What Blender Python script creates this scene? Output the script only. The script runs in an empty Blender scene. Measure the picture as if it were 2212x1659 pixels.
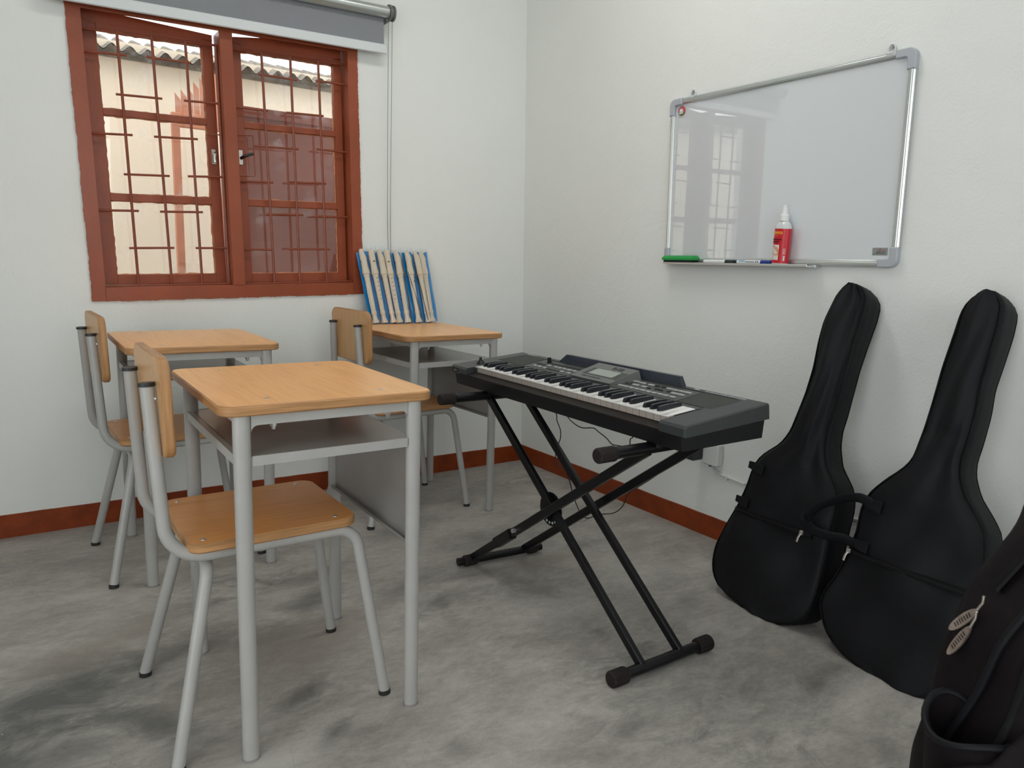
import bpy, math, random
from mathutils import Vector, Matrix
R = math.radians
random.seed(7)
S = bpy.context.scene
COL = S.collection

# ------------------------------------------------------------------ camera
cam_d = bpy.data.cameras.new('camera')
cam = bpy.data.objects.new('camera', cam_d)
COL.objects.link(cam)
cam_d.sensor_width = 36.0
cam_d.lens = 36.0 * 1569.19 / 2212
cam_d.clip_start = 0.05
_r = Vector((0.8280, -0.5590, 0.0311)); _u = Vector((0.0670, 0.1540, 0.9858)); _f = Vector((0.5561, 0.8146, -0.1650))
_f.normalize(); _r = (_r - _r.dot(_f) * _f).normalized(); _u = _r.cross(_f)
cam.matrix_world = Matrix(((_r.x, _u.x, -_f.x, -2.1894), (_r.y, _u.y, -_f.y, -3.0999), (_r.z, _u.z, -_f.z, 1.0468), (0, 0, 0, 1)))
cam_d.dof.use_dof = True
cam_d.dof.focus_distance = 2.4
cam_d.dof.aperture_fstop = 10.0
S.camera = cam

# ------------------------------------------------------------------ world, exposure
w = bpy.data.worlds.new('overcast_sky'); S.world = w; w.use_nodes = True
nt = w.node_tree; nt.nodes.clear()
bg = nt.nodes.new('ShaderNodeBackground'); wo = nt.nodes.new('ShaderNodeOutputWorld')
bg.inputs[0].default_value = (0.93, 0.97, 1.0, 1); bg.inputs[1].default_value = 2.6
nt.links.new(bg.outputs[0], wo.inputs[0])
S.view_settings.view_transform = 'Standard'; S.view_settings.look = 'None'
S.cycles.use_adaptive_sampling = True; S.cycles.adaptive_threshold = 0.03; S.cycles.adaptive_min_samples = 16
S.view_settings.exposure = -0.06; S.view_settings.gamma = 1.0
S.view_settings.use_curve_mapping = False
S.cycles.use_denoising = True
S.cycles.max_bounces = 6; S.cycles.diffuse_bounces = 4; S.cycles.glossy_bounces = 3; S.cycles.transparent_max_bounces = 12
S.cycles.caustics_reflective = False; S.cycles.caustics_refractive = False
S.cycles.sample_clamp_indirect = 6.0

def area(name, loc, tgt, sx, sy, power, col=(1, 1, 1)):
    d = bpy.data.lights.new(name, 'AREA'); d.shape = 'RECTANGLE'; d.size = sx; d.size_y = sy
    d.energy = power; d.color = col
    o = bpy.data.objects.new(name, d); COL.objects.link(o); o.location = loc
    o.rotation_euler = (Vector(tgt) - Vector(loc)).to_track_quat('-Z', 'Y').to_euler()
    return o
LIGHTS = []
LIGHTS.append(area('ceiling_tube_light', (-1.0, -1.35, 2.80), (-1.0, -1.35, 0), 1.2, 0.30, 12.5, (1.0, 0.99, 0.955)))
LIGHTS.append(area('ceiling_tube_light', (-3.0, -3.6, 2.80), (-3.0, -3.6, 0), 1.2, 0.30, 5, (1.0, 0.99, 0.955)))
LIGHTS.append(area('doorway_fill', (-3.75, -3.3, 1.35), (0, -1.6, 0.9), 1.6, 1.9, 10, (0.95, 0.985, 1.0)))  # fill panel added at the unseen doorway to boost its daylight
LIGHTS.append(area('window_fill', (-2.0, -5.15, 1.55), (-1.2, 0, 0.9), 2.2, 1.4, 12.5, (0.96, 0.99, 1.0)))  # added area light, strengthens daylight from the unseen front window
sun_d = bpy.data.lights.new('sun', 'SUN'); sun_d.energy = 1.0; sun_d.angle = R(25); sun_d.color = (1, 0.93, 0.82)
sun = bpy.data.objects.new('sun', sun_d); COL.objects.link(sun); sun.rotation_euler = (R(38), 0, R(14))

# ------------------------------------------------------------------ materials
def mat(name, base, rough=0.5, metal=0.0, var=0.0, vscale=8.0, vstretch=(1, 1, 1), bump=0.0, bscale=40.0, spec=0.5, coat=0.0, sheen=0.0, col2=None):
    m = bpy.data.materials.new(name); m.use_nodes = True
    nt = m.node_tree; N = nt.nodes; L = nt.links; b = N['Principled BSDF']
    b.inputs['Base Color'].default_value = (*base, 1); b.inputs['Roughness'].default_value = rough
    b.inputs['Metallic'].default_value = metal; b.inputs['Specular IOR Level'].default_value = spec
    b.inputs['Coat Weight'].default_value = coat; b.inputs['Sheen Weight'].default_value = sheen
    tc = N.new('ShaderNodeTexCoord')
    if var > 0 or col2:
        mp = N.new('ShaderNodeMapping'); mp.inputs['Scale'].default_value = vstretch
        L.new(tc.outputs['Object'], mp.inputs[0])
        nz = N.new('ShaderNodeTexNoise'); nz.inputs['Scale'].default_value = vscale; nz.inputs['Detail'].default_value = 6
        L.new(mp.outputs[0], nz.inputs['Vector'])
        rp = N.new('ShaderNodeValToRGB'); rp.color_ramp.elements[0].position = 0.3; rp.color_ramp.elements[1].position = 0.7
        c2 = col2 or tuple(min(1, c * (1 + var)) for c in base)
        rp.color_ramp.elements[0].color = (*[c * (1 - var) for c in base], 1); rp.color_ramp.elements[1].color = (*c2, 1)
        L.new(nz.outputs['Fac'], rp.inputs[0]); L.new(rp.outputs[0], b.inputs['Base Color'])
    if bump > 0:
        n2 = N.new('ShaderNodeTexNoise'); n2.inputs['Scale'].default_value = bscale; n2.inputs['Detail'].default_value = 5
        L.new(tc.outputs['Object'], n2.inputs['Vector'])
        bp = N.new('ShaderNodeBump'); bp.inputs['Strength'].default_value = bump; bp.inputs['Distance'].default_value = 0.01
        L.new(n2.outputs['Fac'], bp.inputs['Height']); L.new(bp.outputs[0], b.inputs['Normal'])
    return m

def plaster(name, base):
    m = bpy.data.materials.new(name); m.use_nodes = True
    nt = m.node_tree; N = nt.nodes; L = nt.links; b = N['Principled BSDF']
    tc = N.new('ShaderNodeTexCoord')
    n1 = N.new('ShaderNodeTexNoise'); n1.inputs['Scale'].default_value = 1.3; n1.inputs['Detail'].default_value = 4; n1.inputs['Roughness'].default_value = 0.6
    n2 = N.new('ShaderNodeTexNoise'); n2.inputs['Scale'].default_value = 130; n2.inputs['Detail'].default_value = 4
    n3 = N.new('ShaderNodeTexNoise'); n3.inputs['Scale'].default_value = 9; n3.inputs['Detail'].default_value = 6; n3.inputs['Roughness'].default_value = 0.55; n3.inputs['Distortion'].default_value = 0.5
    n4 = N.new('ShaderNodeTexNoise'); n4.inputs['Scale'].default_value = 55; n4.inputs['Detail'].default_value = 2
    for n in (n1, n2, n3, n4): L.new(tc.outputs['Object'], n.inputs['Vector'])
    rp = N.new('ShaderNodeValToRGB'); rp.color_ramp.elements[0].position = 0.25; rp.color_ramp.elements[1].position = 0.75
    rp.color_ramp.elements[0].color = (*[c * 0.955 for c in base], 1); rp.color_ramp.elements[1].color = (*base, 1)
    L.new(n1.outputs['Fac'], rp.inputs[0])
    # few dark specks
    sp = N.new('ShaderNodeMapRange'); sp.inputs['From Min'].default_value = 0.80; sp.inputs['From Max'].default_value = 0.83
    L.new(n4.outputs['Fac'], sp.inputs['Value'])
    mx = N.new('ShaderNodeMix'); mx.data_type = 'RGBA'; mx.inputs['B'].default_value = (0.45, 0.44, 0.41, 1)
    L.new(sp.outputs[0], mx.inputs['Factor']); L.new(rp.outputs[0], mx.inputs['A']); L.new(mx.outputs['Result'], b.inputs['Base Color'])
    ma = N.new('ShaderNodeMath'); ma.operation = 'MULTIPLY_ADD'; ma.inputs[1].default_value = 0.25
    L.new(n2.outputs['Fac'], ma.inputs[0]); L.new(n3.outputs['Fac'], ma.inputs[2])
    bp = N.new('ShaderNodeBump'); bp.inputs['Strength'].default_value = 0.30; bp.inputs['Distance'].default_value = 0.012
    L.new(ma.outputs[0], bp.inputs['Height']); L.new(bp.outputs[0], b.inputs['Normal'])
    b.inputs['Roughness'].default_value = 0.55; b.inputs['Specular IOR Level'].default_value = 0.3
    return m

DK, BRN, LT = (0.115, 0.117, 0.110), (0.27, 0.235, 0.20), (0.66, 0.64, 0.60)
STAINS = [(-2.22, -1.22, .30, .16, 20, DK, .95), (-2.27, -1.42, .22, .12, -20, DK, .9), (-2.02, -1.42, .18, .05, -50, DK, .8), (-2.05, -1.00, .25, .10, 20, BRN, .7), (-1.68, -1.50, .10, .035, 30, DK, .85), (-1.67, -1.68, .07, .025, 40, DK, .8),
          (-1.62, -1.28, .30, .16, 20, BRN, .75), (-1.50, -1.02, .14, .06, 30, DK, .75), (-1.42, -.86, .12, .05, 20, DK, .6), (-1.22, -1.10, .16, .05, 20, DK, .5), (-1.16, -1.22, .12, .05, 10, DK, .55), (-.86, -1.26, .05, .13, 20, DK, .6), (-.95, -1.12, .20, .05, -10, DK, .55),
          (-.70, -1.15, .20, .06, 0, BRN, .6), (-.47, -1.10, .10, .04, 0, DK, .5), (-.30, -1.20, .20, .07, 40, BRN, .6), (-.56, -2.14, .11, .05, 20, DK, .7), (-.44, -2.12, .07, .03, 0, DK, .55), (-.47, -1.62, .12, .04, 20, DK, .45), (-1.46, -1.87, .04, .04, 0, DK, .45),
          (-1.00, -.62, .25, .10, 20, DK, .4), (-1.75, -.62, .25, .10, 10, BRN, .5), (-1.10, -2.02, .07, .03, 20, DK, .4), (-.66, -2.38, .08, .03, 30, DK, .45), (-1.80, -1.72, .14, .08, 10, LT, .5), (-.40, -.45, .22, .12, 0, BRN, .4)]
def concrete():
    m = bpy.data.materials.new('concrete_screed'); m.use_nodes = True
    nt = m.node_tree; N = nt.nodes; L = nt.links; b = N['Principled BSDF']
    tc = N.new('ShaderNodeTexCoord')
    mp = N.new('ShaderNodeMapping'); mp.inputs['Rotation'].default_value = (0, 0, R(25)); mp.inputs['Scale'].default_value = (0.8, 1.5, 1)
    L.new(tc.outputs['Object'], mp.inputs[0])
    def noise(sc, det, ro, dist=0.0, vec=None):
        n = N.new('ShaderNodeTexNoise'); n.inputs['Scale'].default_value = sc; n.inputs['Detail'].default_value = det
        n.inputs['Roughness'].default_value = ro; n.inputs['Distortion'].default_value = dist
        L.new((vec or mp).outputs[0], n.inputs['Vector']); return n
    def ramp(src, p0, p1, c0=(0, 0, 0), c1=(1, 1, 1)):
        r = N.new('ShaderNodeValToRGB'); r.color_ramp.elements[0].position = p0; r.color_ramp.elements[1].position = p1
        r.color_ramp.elements[0].color = (*c0, 1); r.color_ramp.elements[1].color = (*c1, 1)
        L.new(src.outputs[0], r.inputs[0]); return r
    def mix(fac, a, bb, mode='MIX'):
        x = N.new('ShaderNodeMix'); x.data_type = 'RGBA'; x.blend_type = mode
        if isinstance(fac, float): x.inputs['Factor'].default_value = fac
        else: L.new(fac.outputs[0], x.inputs['Factor'])
        for k, v in (('A', a), ('B', bb)):
            if isinstance(v, tuple): x.inputs[k].default_value = (*v, 1)
            else: L.new(v.outputs['Result'] if v.bl_idname == 'ShaderNodeMix' else v.outputs[0], x.inputs[k])
        return x
    big = noise(1.6, 6, 0.55, 0.6); mid = noise(2.6, 8, 0.70, 0.35); fine = noise(38, 5, 0.78, 0.0); mud = noise(2.3, 7, 0.6, 0.7)
    base = ramp(mid, 0.30, 0.72, (0.32, 0.300, 0.272), (0.51, 0.486, 0.446))
    dark = ramp(big, 0.47, 0.64)
    dm = ramp(noise(7.5, 7, 0.76, 0.9), 0.46, 0.66)
    ml = N.new('ShaderNodeMath'); ml.operation = 'MULTIPLY'; L.new(dark.outputs[0], ml.inputs[0]); L.new(dm.outputs[0], ml.inputs[1])
    ml2 = N.new('ShaderNodeMath'); ml2.operation = 'MULTIPLY'; ml2.inputs[1].default_value = 0.9; L.new(ml.outputs[0], ml2.inputs[0])
    c1 = mix(ml2, base, (0.17, 0.17, 0.16))
    spots = ramp(noise(3.1, 6, 0.7, 0.5), 0.54, 0.68)
    sm = N.new('ShaderNodeMath'); sm.operation = 'MULTIPLY'; sm.inputs[1].default_value = 0.5; L.new(spots.outputs[0], sm.inputs[0])
    c1b = mix(sm, c1, (0.27, 0.255, 0.235))
    br = ramp(mud, 0.55, 0.75); bm = N.new('ShaderNodeMath'); bm.operation = 'MULTIPLY'; bm.inputs[1].default_value = 0.45; L.new(br.outputs[0], bm.inputs[0])
    c2 = mix(bm, c1b, (0.38, 0.335, 0.29))
    ff = ramp(fine, 0.25, 0.8, (0.78, 0.78, 0.78), (1.18, 1.18, 1.18))
    c3 = mix(1.0, c2, ff, 'MULTIPLY')
    st_ = ramp(noise(7, 7, 0.72, 0.5), 0.38, 0.62, (0.84, 0.84, 0.84), (1.05, 1.05, 1.045)); c3 = mix(1.0, c3, st_, 'MULTIPLY')
    # worn dark patches at fixed spots of the floor
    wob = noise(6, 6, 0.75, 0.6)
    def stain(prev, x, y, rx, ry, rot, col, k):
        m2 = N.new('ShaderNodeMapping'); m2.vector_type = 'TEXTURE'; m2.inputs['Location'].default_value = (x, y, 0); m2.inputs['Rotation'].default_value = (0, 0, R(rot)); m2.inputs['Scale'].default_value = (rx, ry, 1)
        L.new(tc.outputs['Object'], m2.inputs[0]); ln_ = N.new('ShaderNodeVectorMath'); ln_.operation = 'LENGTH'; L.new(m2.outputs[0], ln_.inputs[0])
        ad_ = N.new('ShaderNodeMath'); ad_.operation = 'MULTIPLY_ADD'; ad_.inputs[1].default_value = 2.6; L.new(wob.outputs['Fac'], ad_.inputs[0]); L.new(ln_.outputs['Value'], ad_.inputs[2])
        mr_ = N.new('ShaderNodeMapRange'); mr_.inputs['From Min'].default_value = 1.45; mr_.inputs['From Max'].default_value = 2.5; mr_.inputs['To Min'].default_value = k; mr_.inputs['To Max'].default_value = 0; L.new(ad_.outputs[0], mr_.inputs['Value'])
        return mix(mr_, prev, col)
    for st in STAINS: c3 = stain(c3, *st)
    # hairline cracks
    wv = N.new('ShaderNodeMix'); wv.data_type = 'VECTOR'; wv.inputs['Factor'].default_value = 0.16
    nn2 = N.new('ShaderNodeTexNoise'); L.new(tc.outputs['Object'], nn2.inputs['Vector']); nn2.inputs['Scale'].default_value = 4; nn2.inputs['Detail'].default_value = 4
    L.new(tc.outputs['Object'], wv.inputs['A']); L.new(nn2.outputs['Color'], wv.inputs['B'])
    vo = N.new('ShaderNodeTexVoronoi'); vo.feature = 'DISTANCE_TO_EDGE'; vo.inputs['Scale'].default_value = 5.5; L.new(wv.outputs['Result'], vo.inputs['Vector'])
    cr = N.new('ShaderNodeMapRange'); cr.inputs['From Min'].default_value = 0.0; cr.inputs['From Max'].default_value = 0.0032; cr.inputs['To Min'].default_value = 1; cr.inputs['To Max'].default_value = 0
    L.new(vo.outputs['Distance'], cr.inputs['Value'])
    cm = ramp(noise(1.9, 3, 0.5), 0.5, 0.62); cmm = N.new('ShaderNodeMath'); cmm.operation = 'MULTIPLY'; L.new(cr.outputs[0], cmm.inputs[0]); L.new(cm.outputs[0], cmm.inputs[1])
    cm3 = N.new('ShaderNodeMath'); cm3.operation = 'MULTIPLY'; cm3.inputs[1].default_value = 0.42; L.new(cmm.outputs[0], cm3.inputs[0])
    c4 = mix(cm3, c3, (0.14, 0.13, 0.12))
    # paint specks
    wn = N.new('ShaderNodeTexVoronoi'); wn.inputs['Scale'].default_value = 17; L.new(tc.outputs['Object'], wn.inputs['Vector'])
    wr = N.new('ShaderNodeMapRange'); wr.inputs['From Min'].default_value = 0.022; wr.inputs['From Max'].default_value = 0.034; wr.inputs['To Min'].default_value = 1; wr.inputs['To Max'].default_value = 0
    L.new(wn.outputs['Distance'], wr.inputs['Value'])
    c5 = mix(wr, c4, (0.62, 0.60, 0.55))
    L.new(c5.outputs['Result'], b.inputs['Base Color'])
    rr = N.new('ShaderNodeMapRange'); rr.inputs['To Min'].default_value = 0.42; rr.inputs['To Max'].default_value = 0.62; L.new(mid.outputs[0], rr.inputs['Value'])
    L.new(rr.outputs[0], b.inputs['Roughness']); b.inputs['Specular IOR Level'].default_value = 0.35
    hs = N.new('ShaderNodeMath'); hs.operation = 'MULTIPLY_ADD'; hs.inputs[1].default_value = 0.35; L.new(fine.outputs[0], hs.inputs[0]); L.new(mid.outputs[0], hs.inputs[2])
    hm = N.new('ShaderNodeMath'); hm.operation = 'SUBTRACT'; L.new(hs.outputs[0], hm.inputs[0]); L.new(cm3.outputs[0], hm.inputs[1])
    bp = N.new('ShaderNodeBump'); bp.inputs['Strength'].default_value = 0.32; bp.inputs['Distance'].default_value = 0.012
    L.new(hm.outputs[0], bp.inputs['Height']); L.new(bp.outputs[0], b.inputs['Normal'])
    return m

def wood(name, axis, base=(0.94, 0.51, 0.205), dark=(0.82, 0.415, 0.155), rough=0.32):
    m = bpy.data.materials.new(name); m.use_nodes = True
    nt = m.node_tree; N = nt.nodes; L = nt.links; b = N['Principled BSDF']
    tc = N.new('ShaderNodeTexCoord'); mp = N.new('ShaderNodeMapping')
    sc = [1, 1, 1]; sc[axis] = 0.06; mp.inputs['Scale'].default_value = sc
    L.new(tc.outputs['Object'], mp.inputs[0])
    n = N.new('ShaderNodeTexNoise'); n.inputs['Scale'].default_value = 34; n.inputs['Detail'].default_value = 7; n.inputs['Roughness'].default_value = 0.62; n.inputs['Distortion'].default_value = 0.6
    n2 = N.new('ShaderNodeTexNoise'); n2.inputs['Scale'].default_value = 130; n2.inputs['Detail'].default_value = 3
    L.new(mp.outputs[0], n.inputs['Vector']); L.new(mp.outputs[0], n2.inputs['Vector'])
    r = N.new('ShaderNodeValToRGB'); r.color_ramp.elements[0].position = 0.33; r.color_ramp.elements[1].position = 0.58
    r.color_ramp.elements[0].color = (*dark, 1); r.color_ramp.elements[1].color = (*base, 1)
    md = r.color_ramp.elements.new(0.44); md.color = (*[0.25 * a + 0.75 * c for a, c in zip(dark, base)], 1)
    L.new(n.outputs['Fac'], r.inputs[0])
    r2 = N.new('ShaderNodeValToRGB'); r2.color_ramp.elements[0].position = 0.35; r2.color_ramp.elements[1].position = 0.55
    r2.color_ramp.elements[0].color = (0.91, 0.90, 0.88, 1); r2.color_ramp.elements[1].color = (1, 1, 1, 1)
    L.new(n2.outputs['Fac'], r2.inputs[0])
    x = N.new('ShaderNodeMix'); x.data_type = 'RGBA'; x.blend_type = 'MULTIPLY'; x.inputs['Factor'].default_value = 1
    L.new(r.outputs[0], x.inputs['A']); L.new(r2.outputs[0], x.inputs['B']); L.new(x.outputs['Result'], b.inputs['Base Color'])
    b.inputs['Roughness'].default_value = rough; b.inputs['Specular IOR Level'].default_value = 0.5
    return m

def glass_mat(name, tint=(1, 1, 1), gloss=1.0, dirt=0.0, dirtcol=(0.8, 0.83, 0.85), rough=0.0):
    m = bpy.data.materials.new(name); m.use_nodes = True
    nt = m.node_tree; N = nt.nodes; L = nt.links; N.clear()
    out = N.new('ShaderNodeOutputMaterial'); tr = N.new('ShaderNodeBsdfTransparent'); gl = N.new('ShaderNodeBsdfGlossy'); lw_ = N.new('ShaderNodeLayerWeight'); lw_.inputs[0].default_value = 0.5; pw = N.new('ShaderNodeMath'); pw.operation = 'POWER'; pw.inputs[1].default_value = 5.0; fr = N.new('ShaderNodeMath'); fr.operation = 'MULTIPLY_ADD'; fr.inputs[1].default_value = 0.96; fr.inputs[2].default_value = 0.04
    tr.inputs[0].default_value = (*tint, 1); gl.inputs['Roughness'].default_value = rough; L.new(lw_.outputs['Facing'], pw.inputs[0]); L.new(pw.outputs[0], fr.inputs[0])
    mu = N.new('ShaderNodeMath'); mu.operation = 'MULTIPLY'; mu.inputs[1].default_value = gloss; mu.use_clamp = True
    L.new(fr.outputs[0], mu.inputs[0])
    ms = N.new('ShaderNodeMixShader'); L.new(mu.outputs[0], ms.inputs[0]); L.new(tr.outputs[0], ms.inputs[1]); L.new(gl.outputs[0], ms.inputs[2])
    last = ms
    if dirt > 0:
        tc = N.new('ShaderNodeTexCoord'); nz = N.new('ShaderNodeTexNoise'); nz.inputs['Scale'].default_value = 7; nz.inputs['Detail'].default_value = 9; nz.inputs['Roughness'].default_value = 0.72
        L.new(tc.outputs['Object'], nz.inputs['Vector'])
        mr = N.new('ShaderNodeMapRange'); mr.inputs['From Min'].default_value = 0.52; mr.inputs['From Max'].default_value = 0.85; mr.inputs['To Max'].default_value = dirt
        L.new(nz.outputs['Fac'], mr.inputs['Value'])
        df = N.new('ShaderNodeBsdfTranslucent'); df.inputs[0].default_value = (*dirtcol, 1)
        m2 = N.new('ShaderNodeMixShader'); L.new(mr.outputs[0], m2.inputs[0]); L.new(ms.outputs[0], m2.inputs[1]); L.new(df.outputs[0], m2.inputs[2]); last = m2
    L.new(last.outputs[0], out.inputs[0])
    return m

def emit(name, col, st):
    m = bpy.data.materials.new(name); m.use_nodes = True; N = m.node_tree.nodes
    b = N['Principled BSDF']; b.inputs['Emission Color'].default_value = (*col, 1); b.inputs['Emission Strength'].default_value = st
    return m

M = {}
M['wall'] = plaster('wall_plaster', (0.80, 0.815, 0.785))
M['ceil'] = plaster('ceiling_plaster', (0.80, 0.81, 0.79))
M['floor'] = concrete()
M['skirt'] = mat('baseboard_oxide_paint', (0.225, 0.038, 0.006), 0.45, var=0.22, vscale=14, bump=0.25, bscale=25, spec=0.35)
M['red'] = mat('window_oxide_paint', (0.285, 0.062, 0.022), 0.36, var=0.12, vscale=7, bump=0.12, bscale=30, spec=0.45)
M['redbar'] = mat('grille_oxide_paint', (0.235, 0.055, 0.025), 0.33, var=0.15, vscale=30, spec=0.45)
M['redsheet'] = mat('gate_sheet_paint', (0.30, 0.092, 0.062), 0.42, var=0.10, vscale=3)
M['redsun'] = mat('gate_sunlit_paint', (0.52, 0.20, 0.11), 0.6, var=0.15, vscale=9)  # rust orange, with the sunlit brightness put into the base colour
M['putty'] = mat('putty_edge', (0.62, 0.27, 0.12), 0.6, var=0.3, vscale=40)
M['glass'] = glass_mat('window_glass', (0.97, 0.985, 0.98), 1.3, 0.35)
M['cream'] = mat('cream_render', (0.73, 0.615, 0.49), 0.85, var=0.05, vscale=2.2, vstretch=(2.5, 1, 0.5), bump=0.1)
M['yard'] = mat('yard_cement', (0.42, 0.38, 0.33), 0.9, var=0.2, vscale=3)
M['fibro'] = mat('corrugated_roof_sheet', (0.20, 0.165, 0.13), 0.9, var=0.35, vscale=14, bump=0.2)
M['metal'] = mat('grey_tube_paint', (0.395, 0.388, 0.370), 0.30, var=0.05, vscale=12, bump=0.05, bscale=120, spec=0.5)
M['metald'] = mat('grey_sheet_paint', (0.27, 0.255, 0.24), 0.24, var=0.06, vscale=5, spec=0.8)
M['steel'] = mat('zinc_screw', (0.62, 0.61, 0.60), 0.3, 0.9)
M['blackp'] = mat('black_plastic_cap', (0.018, 0.018, 0.018), 0.45)
M['wy'] = wood('beech_laminate_y', 1)
M['wx'] = wood('beech_laminate_x', 0, (0.76, 0.325, 0.085), (0.64, 0.255, 0.062))
M['wz'] = wood('beech_laminate_z', 2, (0.66, 0.37, 0.155), (0.56, 0.30, 0.12), 0.36)
M['ply'] = mat('plywood_edge', (0.42, 0.215, 0.085), 0.45, var=0.28, vscale=9, vstretch=(1, 1, 26))
M['plyv'] = mat('plywood_edge_vertical', (0.42, 0.215, 0.085), 0.45, var=0.28, vscale=9, vstretch=(26, 1, 1))
M['blindf'] = mat('grey_blind_fabric', (0.235, 0.245, 0.262), 0.85, bump=0.12, bscale=500, var=0.03, vscale=3)
M['blindb'] = mat('blind_bar', (0.66, 0.69, 0.70), 0.5)
M['alu'] = mat('brushed_aluminium', (0.52, 0.55, 0.53), 0.30, 0.75, var=0.05, vscale=4)
M['aluw'] = mat('whiteboard_aluminium', (0.66, 0.69, 0.68), 0.28, 0.8)
M['greycap'] = mat('grey_corner_plastic', (0.42, 0.44, 0.48), 0.4)
M['bracket'] = mat('dark_green_grey_plastic', (0.14, 0.155, 0.14), 0.45)
M['chain'] = mat('grey_bead_chain', (0.14, 0.15, 0.15), 0.5)
M['board'] = mat('whiteboard_enamel', (0.66, 0.695, 0.72), 0.2, spec=0.3, coat=1.0)
M['board'].node_tree.nodes['Principled BSDF'].inputs['Coat IOR'].default_value = 2.2
M['board'].node_tree.nodes['Principled BSDF'].inputs['Coat Roughness'].default_value = 0.012
M['kb'] = mat('graphite_plastic', (0.038, 0.043, 0.044), 0.38, bump=0.04, bscale=600, spec=0.4)
M['kbl'] = mat('graphite_lower_plastic', (0.0065, 0.0065, 0.008), 0.42, spec=0.3)
M['kbp'] = mat('control_panel_plastic', (0.060, 0.064, 0.058), 0.45)
M['kbs'] = mat('speaker_cloth', (0.055, 0.062, 0.052), 0.85, bump=0.5, bscale=900)
M['kbm'] = mat('screen_bezel_plastic', (0.125, 0.132, 0.125), 0.35)
M['kbd'] = mat('dark_bezel_plastic', (0.045, 0.048, 0.046), 0.4)
M['lcd'] = mat('lcd_glass', (0.30, 0.335, 0.30), 0.12, spec=0.8)
M['btn'] = mat('grey_rubber_button', (0.36, 0.38, 0.37), 0.5)
M['btnd'] = mat('dark_rubber_button', (0.045, 0.05, 0.05), 0.5)
M['rest'] = mat('music_rest_plastic', (0.050, 0.060, 0.078), 0.16, spec=0.6)
M['white'] = mat('white_key_plastic', (0.80, 0.785, 0.76), 0.22)
M['keyfront'] = mat('key_front_plastic', (0.40, 0.35, 0.31), 0.4)
M['blackk'] = mat('black_key_plastic', (0.013, 0.015, 0.020), 0.28)
M['rail'] = mat('brown_black_key_rail', (0.014, 0.0105, 0.009), 0.55, spec=0.25)
M['stand'] = mat('black_powder_coat', (0.0055, 0.0055, 0.0065), 0.32, spec=0.3)
M['rubber'] = mat('ribbed_black_rubber', (0.016, 0.0115, 0.010), 0.6, spec=0.3)
M['bag'] = mat('black_nylon', (0.0052, 0.0055, 0.0070), 0.60, bump=0.35, bscale=9, spec=0.22, sheen=0.0)
M['bag2'] = mat('black_nylon_backpack', (0.0050, 0.0032, 0.0040), 0.60, bump=0.35, bscale=12, spec=0.18)
M['zip'] = mat('black_zip_tape', (0.003, 0.003, 0.0035), 0.6, spec=0.2)
M['nickel'] = mat('nickel_puller', (0.62, 0.58, 0.52), 0.3, 0.9)
M['bronze'] = mat('worn_metal_tag', (0.50, 0.41, 0.36), 0.35, 0.8, var=0.3, vscale=60)
M['socket'] = mat('white_socket_plastic', (0.66, 0.665, 0.645), 0.4)
M['cable'] = mat('black_cable', (0.012, 0.012, 0.012), 0.5)
M['adapter'] = mat('dark_blue_black_adapter', (0.020, 0.022, 0.028), 0.4)
M['rec'] = mat('ivory_recorder_plastic', (0.70, 0.60, 0.45), 0.33)
M['blue'] = mat('blue_plastic_sleeve', (0.008, 0.235, 0.62), 0.25, spec=0.5)
M['clear'] = glass_mat('clear_plastic_film', (0.985, 0.99, 0.995), 1.3, 0.10, (0.9, 0.93, 0.95), 0.05)
M['hole'] = mat('black_hole', (0.01, 0.009, 0.008), 0.8)
M['green'] = mat('green_eraser_plastic', (0.006, 0.30, 0.055), 0.35)
M['felt'] = mat('dark_felt', (0.008, 0.012, 0.016), 0.95)
M['mwhite'] = mat('marker_white_plastic', (0.78, 0.80, 0.80), 0.35)
M['mblack'] = mat('marker_black_cap', (0.012, 0.02, 0.02), 0.35)
M['mblue'] = mat('marker_blue_cap', (0.01, 0.035, 0.22), 0.35)
M['mprint'] = mat('marker_blue_print', (0.05, 0.25, 0.50), 0.5)
M['label'] = mat('red_bottle_label', (0.56, 0.006, 0.018), 0.35)
M['bottle'] = mat('clear_bottle_plastic', (0.62, 0.65, 0.65), 0.15)
M['nozzle'] = mat('white_nozzle_plastic', (0.78, 0.79, 0.78), 0.4)
M['yellow'] = mat('yellow_print', (0.95, 0.52, 0.06), 0.5)
M['darkprint'] = mat('dark_red_print', (0.13, 0.004, 0.008), 0.5)
M['paper'] = mat('printed_panel', (0.72, 0.66, 0.60), 0.5)
M['skin'] = mat('printed_hand', (0.62, 0.30, 0.18), 0.5)
M['magred'] = mat('magnet_red', (0.48, 0.04, 0.045), 0.4)
M['magw'] = mat('magnet_white', (0.75, 0.76, 0.76), 0.4)
M['stick'] = mat('silver_foil_sticker', (0.36, 0.38, 0.38), 0.3, 0.6)
M['ptxt'] = mat('pale_grey_print', (0.48, 0.50, 0.50), 0.5)
M['dtxt'] = mat('dark_print', (0.05, 0.055, 0.06), 0.5)
M['mdf'] = mat('backpack_lining', (0.02, 0.018, 0.019), 0.8)
M['fixture'] = mat('white_lamp_housing', (0.8, 0.8, 0.8), 0.5)

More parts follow.
